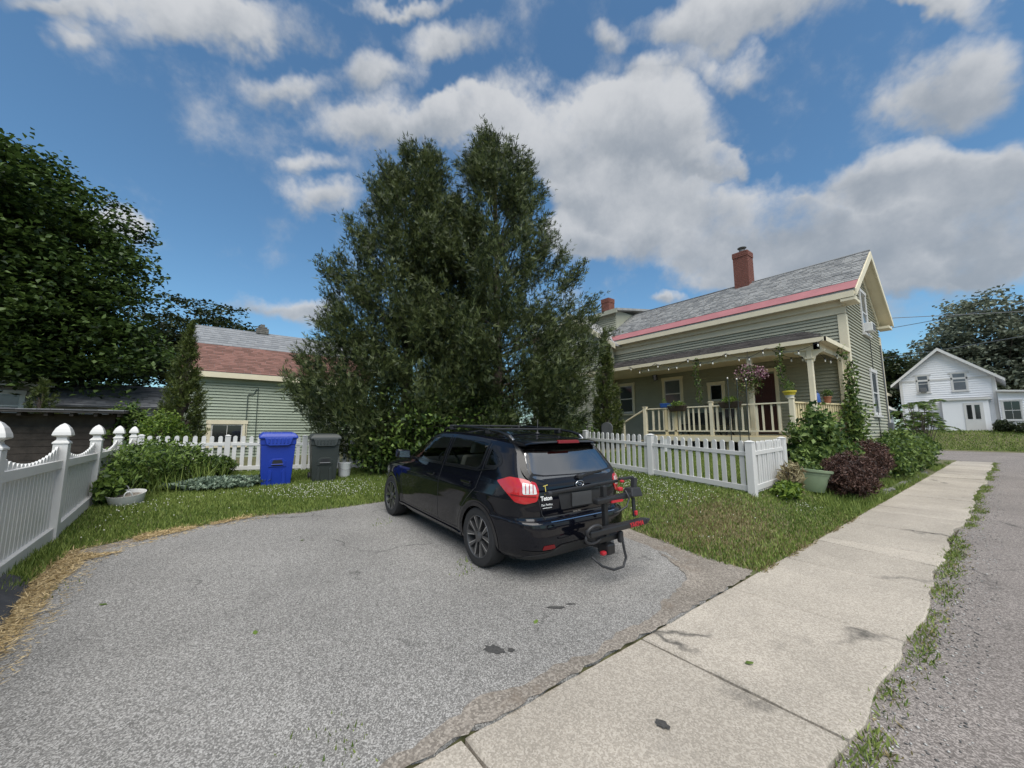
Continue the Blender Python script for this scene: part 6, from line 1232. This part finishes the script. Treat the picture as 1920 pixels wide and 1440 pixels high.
def bike_rack():
    th = thing('bike_rack', 'folded black hitch bike rack with red lettering behind the car', 'bike rack', (3.24, 2.9, .3))
    B = lambda a, b, w, h, up=(0, 0, 1): MB().bar(a, b, w, h, up)
    x0 = 3.26
    B((x0, 3.05, .37), (x0, 2.62, .37), .055, .055).build('hitch_tube', 'black_metal', th, bevel=.006)
    B((x0, 2.63, .30), (x0, 2.66, .98), .055, .05, (0, 1, 0)).build('mast', 'black_metal', th, bevel=.008)
    MB().box(x0 - .06, x0 + .06, 2.57, 2.71, .31, .42).build('pivot_block', 'black_metal', th, bevel=.02)
    # lower tray across the back, with the red word at its right end
    t = B((2.88, 2.55, .575), (3.78, 2.55, .575), .09, .06).build('lower_tray', 'black_metal', th, bevel=.014)
    MB().hexa([(3.78, 2.505, .547), (3.87, 2.52, .57), (3.87, 2.58, .57), (3.78, 2.595, .547)], [(3.78, 2.505, .603), (3.87, 2.52, .595), (3.87, 2.58, .595), (3.78, 2.595, .603)]).build('tray_tip', 'black_plastic', t, bevel=.008)
    m = Matrix(((1, 0, 0, 3.60), (0, 0, -1, 2.5035), (0, 1, 0, .575), (0, 0, 0, 1))); text_mesh('lettering', 'YAKIMA', .066, 'wood_red', m, t, local=False, depth=.001, bold=.002)
    MB().tube([(3.0 + .10 * math.cos(a) - .06, 2.52 - .02 * math.sin(a), .60 + .055 * math.sin(a)) for a in np.linspace(.4, 5.6, 16)], .016, 8).build('wheel_strap', 'black_plastic', t, smooth=True); MB().tube([(3.02 + .11 * math.cos(a) - .06, 2.55, .53 + .05 * math.sin(a)) for a in np.linspace(.2, 5.8, 16)], .014, 8).build('wheel_strap', 'black_plastic', t, smooth=True)
    # upper tray
    u = B((3.08, 2.62, .84), (3.78, 2.62, .86), .08, .055).build('upper_tray', 'black_metal', th, bevel=.014)
    MB().hexa([(3.62, 2.56, .84), (3.82, 2.56, .83), (3.82, 2.70, .83), (3.62, 2.70, .84)], [(3.64, 2.58, .93), (3.80, 2.58, .93), (3.80, 2.68, .93), (3.64, 2.68, .93)]).build('wheel_cradle', 'black_plastic', u, bevel=.012)
    B((3.74, 2.63, .90), (3.76, 2.63, 1.03), .06, .05).build('cradle_arm', 'black_plastic', u, bevel=.01)
    a = B((2.52, 2.72, .965), (3.58, 2.72, 1.00), .034, .034).build('hook_arm', 'black_metal', th, bevel=.01)
    B((3.58, 2.70, 1.02), (3.78, 2.66, 1.03), .035, .03).build('hook_tip', 'black_plastic', a, bevel=.006)
    MB().tube([(2.54, 2.70, .965), (2.50, 2.70, .965)], .028, 10).build('arm_grip', 'black_plastic', a, smooth='a')
    for (x, y, z, w) in ((3.46, 2.60, .935, .06), (3.58, 2.66, 1.0, .04)): MB().cbox((x, y, z), (w * 1.1, .04, w * .7)).build('red_lever', 'wood_red', u, bevel=.012)
    MB().box(3.28, 3.46, 2.565, 2.60, .815, .835).build('red_stripe', 'wood_red', u)
    B((3.70, 2.60, .62), (3.71, 2.62, .82), .035, .03).build('strut', 'black_metal', th, bevel=.006); MB().cbox((3.71, 2.60, .66), (.04, .05, .05)).build('red_pin', 'wood_red', th, bevel=.008)
    MB().tube([(3.52, 2.58, .92), (3.56, 2.56, .84), (3.50, 2.55, .76), (3.40, 2.57, .72), (3.34, 2.6, .70)], .010, 8).build('cable', 'black_plastic', th, smooth=True)
    # looped lock cable and red release under the hitch
    MB().tube([(3.05, 2.66, .31), (3.14, 2.60, .22), (3.28, 2.57, .165), (3.42, 2.56, .17), (3.47, 2.56, .25), (3.45, 2.57, .36), (3.44, 2.58, .47)], .013, 8).build('lock_cable', 'black_plastic', th, smooth=True)
    MB().cbox((3.16, 2.60, .34), (.06, .05, .04)).build('release_lever', 'wood_red', th, bevel=.014); MB().box(3.39, 3.45, 2.56, 2.61, .40, .52).build('lock_housing', 'black_plastic', th, bevel=.02)
    B((x0 - .14, 2.64, .46), (x0 + .2, 2.64, .46), .06, .06).build('cross_member', 'black_metal', th, bevel=.01)
bike_rack()
# ------------------------------------------------------------------ porch things and small details
mat('terracotta', (.30, .12, .06), .8); mat('yellow_glaze', (.62, .50, .05), .4); mat('blue_paint', (.03, .09, .30), .4); mat('bulb_glass', (.75, .73, .66), .15); mat('coco_liner', (.05, .035, .022), .95, var=.4, vscale=30)
mat('white_glaze', (.62, .62, .58), .4); mat('toy_red', (.40, .06, .04), .5); mat('steel_dark', (.05, .055, .06), .35, metal=.5)
def plant(th, c, r, h, n, m, leaf, seed, droop=0., local=False, name='foliage', aspect=.45):
    global RNG
    RNG = np.random.default_rng(seed); d = rdir(n, .3); P = np.array(c) + d * np.array([r, r, h]) * RNG.uniform(.35, 1, (n, 1)); P[:, 2] -= droop * np.abs(RNG.normal(size=n)) * (np.hypot(d[:, 0], d[:, 1]) > .6)
    return leaves(name, P, rdir(n, .6), leaf * RNG.uniform(.7, 1.3, n), leaf * aspect, m, th)
# wall lantern by the porch window
th = thing('wall_lantern', 'grey wall lantern beside the porch window', 'lantern', (16.1, 9.86, 4.0))
MB().box(16.09, 16.165, 9.80, 9.92, 3.86, 4.12).build('back_plate', 'grey_plastic', th, bevel=.008); MB().lathe([(.07, 3.84), (.105, 4.06)], (15.98, 9.86, 0), 6, cap=False).build('glass', 'glass_grey', th)
MB().lathe([(.03, 3.80), (.075, 3.84)], (15.98, 9.86, 0), 6).build('base', 'grey_plastic', th); MB().lathe([(.125, 4.06), (.03, 4.18), (.02, 4.23), (0, 4.24)], (15.98, 9.86, 0), 6).build('cap', 'grey_plastic', th)
MB().tube([(16.1, 9.86, 4.1), (16.05, 9.86, 4.2), (15.98, 9.86, 4.22)], .01, 6).build('arm', 'grey_plastic', th)
# string lights along the eave
def string_lights(label, pts, nb, seed):
    r = random.Random(seed); th = thing('string_lights', label, 'string lights', pts[0], group='festoon lights on the porch'); P = []
    for a, b in zip(pts[:-1], pts[1:]):
        for i in range(12): t = i / 12; P.append(tuple(Vector(a).lerp(Vector(b), t) - Vector((0, 0, .22 * math.sin(math.pi * t)))))
    P.append(pts[-1]); MB().tube(P, .007, 5, cap=False).build('wire', 'black_plastic', th)
    for i in range(nb):
        p = P[int((i + .5) * len(P) / nb)]
        s = MB().lathe([(.016, p[2] - .055), (.018, p[2] - .01), (.006, p[2])], (p[0], p[1], 0), 8).build('socket', 'black_plastic', th)
        MB().lathe([(.0, p[2] - .132), (.014, p[2] - .128), (.022, p[2] - .10), (.019, p[2] - .075), (.015, p[2] - .055)], (p[0], p[1], 0), 10).build('bulb', 'bulb_glass', s, smooth=True)
string_lights('string of clear bulbs hung in swags along the porch eave', [(13.36, 9.4, 4.16), (13.36, 8.2, 4.12), (13.36, 6.9, 4.10), (13.36, 5.6, 4.10), (13.36, 4.4, 4.08), (13.36, 3.0, 4.08)], 16, 1)
string_lights('short string of bulbs inside the porch towards the street', [(13.5, 4.3, 4.0), (14.4, 3.4, 3.95), (15.4, 3.1, 3.95)], 7, 2)
# flower basket
th = thing('hanging_flower_basket', 'hanging basket overflowing with pink and cream flowers at the porch post', 'flower basket', (13.38, 4.95, 3.1))
MB().lathe([(.0, 3.02), (.14, 3.04), (.22, 3.16), (.24, 3.26), (.2, 3.26), (0, 3.2)], (13.38, 4.95, 0), 18).build('bowl', 'coco_liner', th, smooth='a')
for a in range(3): MB().tube([(13.38 + .22 * math.cos(a * 2.1), 4.95 + .22 * math.sin(a * 2.1), 3.26), (13.38, 4.95, 4.0)], .004, 4).build('chain', 'black_metal', th)
MB().tube([(13.38, 4.95, 4.0), (13.38, 4.95, 4.08)], .008, 5).build('hook', 'black_metal', th)
plant(th, (13.38, 4.95, 3.30), .40, .30, 900, 'shrub_leaf', .07, 91, .22); plant(th, (13.38, 4.95, 3.38), .43, .28, 420, 'pink_petal', .05, 92, .12, name='blossom', aspect=.9); plant(th, (13.40, 4.62, 3.35), .22, .22, 260, 'pink_petal', .05, 93, .05, name='blossom', aspect=.9); plant(th, (13.34, 5.05, 3.2), .36, .18, 420, 'dry_leaf', .055, 94, .25, name='blossom', aspect=.9)
# rail boxes
def rail_pot(name, label, x, y, z, kind, seed):
    th = thing(name, label, 'planter', (x, y, z), group='planters on the porch railing')
    if kind == 'trough':
        MB().hexa([(x - .09, y - .26, z), (x + .09, y - .26, z), (x + .09, y + .26, z), (x - .09, y + .26, z)], [(x - .14, y - .34, z + .2), (x + .14, y - .34, z + .2), (x + .14, y + .34, z + .2), (x - .14, y + .34, z + .2)]).build('trough', 'coco_liner', th, bevel=.02)
        plant(th, (x, y, z + .24), .30, .14, 330, 'lime_leaf', .07, seed)
    elif kind == 'blue':
        MB().hexa([(x - .08, y - .16, z), (x + .08, y - .16, z), (x + .08, y + .16, z), (x - .08, y + .16, z)], [(x - .1, y - .19, z + .16), (x + .1, y - .19, z + .16), (x + .1, y + .19, z + .16), (x - .1, y + .19, z + .16)]).build('box', 'blue_paint', th, bevel=.01); plant(th, (x, y + .05, z + .22), .09, .16, 60, 'lime_leaf', .06, seed)
    else:
        MB().lathe([(0, z), (.10, z), (.12, z + .07), (.125, z + .075)], (x, y, 0), 18).build('pot', 'white_glaze', th, smooth='a'); MB().lathe([(.126, z + .075), (.16, z + .16), (.175, z + .17), (.175, z + .2), (.15, z + .2), (0, z + .18)], (x, y, 0), 18).build('rim', 'yellow_glaze', th, smooth='a'); plant(th, (x, y, z + .3), .17, .2, 160, 'shrub_leaf', .09, seed, aspect=.25)
rail_pot('planter_trough', 'dark trough of yellow green plants hooked over the porch railing', 13.10, 7.25, 2.22, 'trough', 101); rail_pot('planter_trough', 'dark trough with sparse seedlings by the garden stakes', 13.08, 5.45, 2.26, 'trough', 102)
rail_pot('planter_box', 'small bright blue planter box on the porch railing', 13.24, 7.78, 2.38, 'blue', 103); rail_pot('flower_pot', 'yellow and white pot on the corner of the porch railing', 13.24, 3.86, 2.49, 'yellow', 104)
# hanging vines
for (y, zt, zb, lab, sd) in ((6.62, 4.1, 2.55, 'trailing vine hanging from the eave by the small window', 111), (4.05, 4.1, 2.8, 'dark trailing plant hanging above the yellow pot', 112)):
    th = thing('hanging_vine', lab, 'vine', (13.4, y, zt), group='vines hanging from the porch eave'); RNG = np.random.default_rng(sd); pts = [(13.4 + .03 * math.sin(z * 5), y + .04 * math.sin(z * 4), z) for z in np.linspace(zt, zb, 26)]; MB().tube(pts, .012, 5).build('stem', 'bark', th)
    P = np.repeat(np.array(pts), 7, 0); P = P + RNG.normal(size=P.shape) * [.05, .06, .03]; leaves('foliage', P, rdir(len(P), -.5), .085, .05, 'shrub_leaf', th)
# three garden stakes in front of the railing
for i, (y, zt) in enumerate(((5.36, 3.16), (5.09, 3.10), (4.83, 3.06))):
    th = thing('garden_stake', ('left', 'middle', 'right')[i] + ' of the three dark green stakes with pale tips by the railing', 'stake', (12.8, y, .7), group='garden stakes before the porch')
    MB().tube([(12.8, y + .02 * i, .68), (12.8, y, zt)], .014, 8).build('rod', 'bin_green_black', th); MB().lathe([(.0, zt), (.022, zt + .02), (.02, zt + .05), (0, zt + .065)], (12.8, y, 0), 10).build('tip', 'bulb_glass', th, smooth=True)
# things on the porch: dark bench, chair, toy, watering can
th = thing('porch_bench', 'dark bench with low table in the shade of the porch', 'bench', (15.4, 7.4, 1.37))
MB().box(15.2, 15.75, 6.5, 8.3, 1.74, 1.80).build('seat', 'steel_dark', th, bevel=.01); MB().box(15.72, 15.78, 6.5, 8.3, 1.80, 2.25).build('backrest', 'steel_dark', th, bevel=.01)
for x in (15.25, 15.7):
    for y in (6.55, 8.25): MB().box(x - .03, x + .03, y - .03, y + .03, 1.37, 1.74).build('leg', 'steel_dark', th)
th = thing('folding_chair', 'dark folding chair leaning by the small porch window', 'chair', (14.3, 6.3, 1.37))
for s in (-.22, .22): MB().bar((14.15, 6.3 + s, 1.38), (14.75, 6.15 + s, 2.32), .03, .03).build('leg', 'black_metal', th); MB().bar((14.75, 6.3 + s, 1.38), (14.2, 6.3 + s, 1.85), .03, .03).build('leg', 'black_metal', th)
MB().hexa([(14.1, 6.06, 1.80), (14.5, 6.06, 1.80), (14.5, 6.54, 1.80), (14.1, 6.54, 1.80)], [(14.1, 6.06, 1.83), (14.5, 6.06, 1.83), (14.5, 6.54, 1.83), (14.1, 6.54, 1.83)]).build('seat', 'black_metal', th); MB().hexa([(14.58, 5.95, 2.02), (14.61, 5.95, 2.02), (14.61, 6.43, 2.02), (14.58, 6.43, 2.02)], [(14.74, 5.93, 2.32), (14.77, 5.93, 2.32), (14.77, 6.41, 2.32), (14.74, 6.41, 2.32)]).build('backrest', 'black_metal', th)
th = thing('watering_can', 'blue watering can standing on the side railing of the porch', 'watering can', (14.3, 3.52, 2.375))
MB().lathe([(0, 2.376), (.10, 2.376), (.105, 2.40), (.085, 2.62), (.06, 2.66), (.05, 2.66)], (14.3, 3.50, 0), 18).build('body', 'blue_paint', th, smooth='a'); MB().tube([(14.2, 3.50, 2.42), (13.98, 3.50, 2.62), (13.88, 3.50, 2.72)], [.022, .016, .014], 8).build('spout', 'blue_paint', th, smooth=True); MB().tube([(14.39, 3.5, 2.44), (14.5, 3.5, 2.56), (14.46, 3.5, 2.72), (14.32, 3.5, 2.74), (14.26, 3.5, 2.66)], .012, 8).build('handle', 'blue_paint', th, smooth=True)
th = thing('flower_pot', 'small terracotta pot on the side railing near the street post', 'planter', (14.9, 3.37, 2.375), group='planters on the porch railing')
MB().lathe([(0, 2.376), (.07, 2.376), (.10, 2.54), (.115, 2.545), (.115, 2.58), (0, 2.57)], (14.9, 3.37, 0), 16).build('pot', 'terracotta', th, smooth='a'); plant(th, (14.9, 3.37, 2.68), .16, .14, 150, 'shrub_leaf', .08, 121)
th = thing('bucket', 'pale bucket under the porch railing behind the fence', 'bucket', (12.75, 7.55, T(12.75, 7.5)))
MB().lathe([(0, .0), (.15, .0), (.19, .46), (.2, .47), (.18, .47), (.14, .05), (0, .04)], n=22).build('shell', 'white_plastic', th, local=True, smooth='a')
th = thing('garden_chair', 'grey rounded chair back with black frame behind the left end of the porch fence', 'chair', (12.0, 9.75, T(12, 9.7)))
z = T(12, 9.7); MB().prism([(12.0, 9.55 + .27 * math.cos(a), z + .85 + (.20 * math.sin(a) if math.sin(a) > 0 else .42 * math.sin(a))) for a in np.linspace(0, 2 * math.pi, 25)[:-1]], (.04, 0, 0)).build('backrest', 'grey_plastic', th, bevel=.01)
MB().box(12.04, 12.5, 9.3, 9.8, z + .40, z + .44).build('seat', 'grey_plastic', th, bevel=.01); MB().tube([(12.0, 10.5, z), (12.0, 10.5, z + 1.0), (12.0, 9.8, z + 1.02), (12.0, 9.8, z)], .015, 6).build('frame', 'black_metal', th)
for y in (9.34, 9.76): MB().tube([(12.48, y, z), (12.46, y, z + .42)], .015, 6).build('leg', 'black_metal', th)
# overhead wires from poles beyond the right edge
for i, (a, b, r_, lab) in enumerate((((46, -11, 9.6), (70, 22, 11.5), .03, 'lower thick wire crossing in front of the trees on the right'), ((40, -12, 10.8), (72, 24, 15.8), .03, 'upper wire crossing the trees on the right'), ((22.0, 2.7, 6.2), (60, -22, 12.5), .014, 'thin service wire running from the green gable over the street'), ((22.0, 2.7, 6.0), (70, 12, 18.0), .014, 'thin wire rising from the green gable into the sky'))):
    P = [tuple(Vector(a).lerp(Vector(b), t) - Vector((0, 0, 1.0 * math.sin(math.pi * t)))) for t in np.linspace(0, 1, 24)]; w = MB().tube(P, r_, 5, cap=False).build('overhead_wire', 'grey_plastic'); tag(w, lab, 'wire', 'overhead wires')
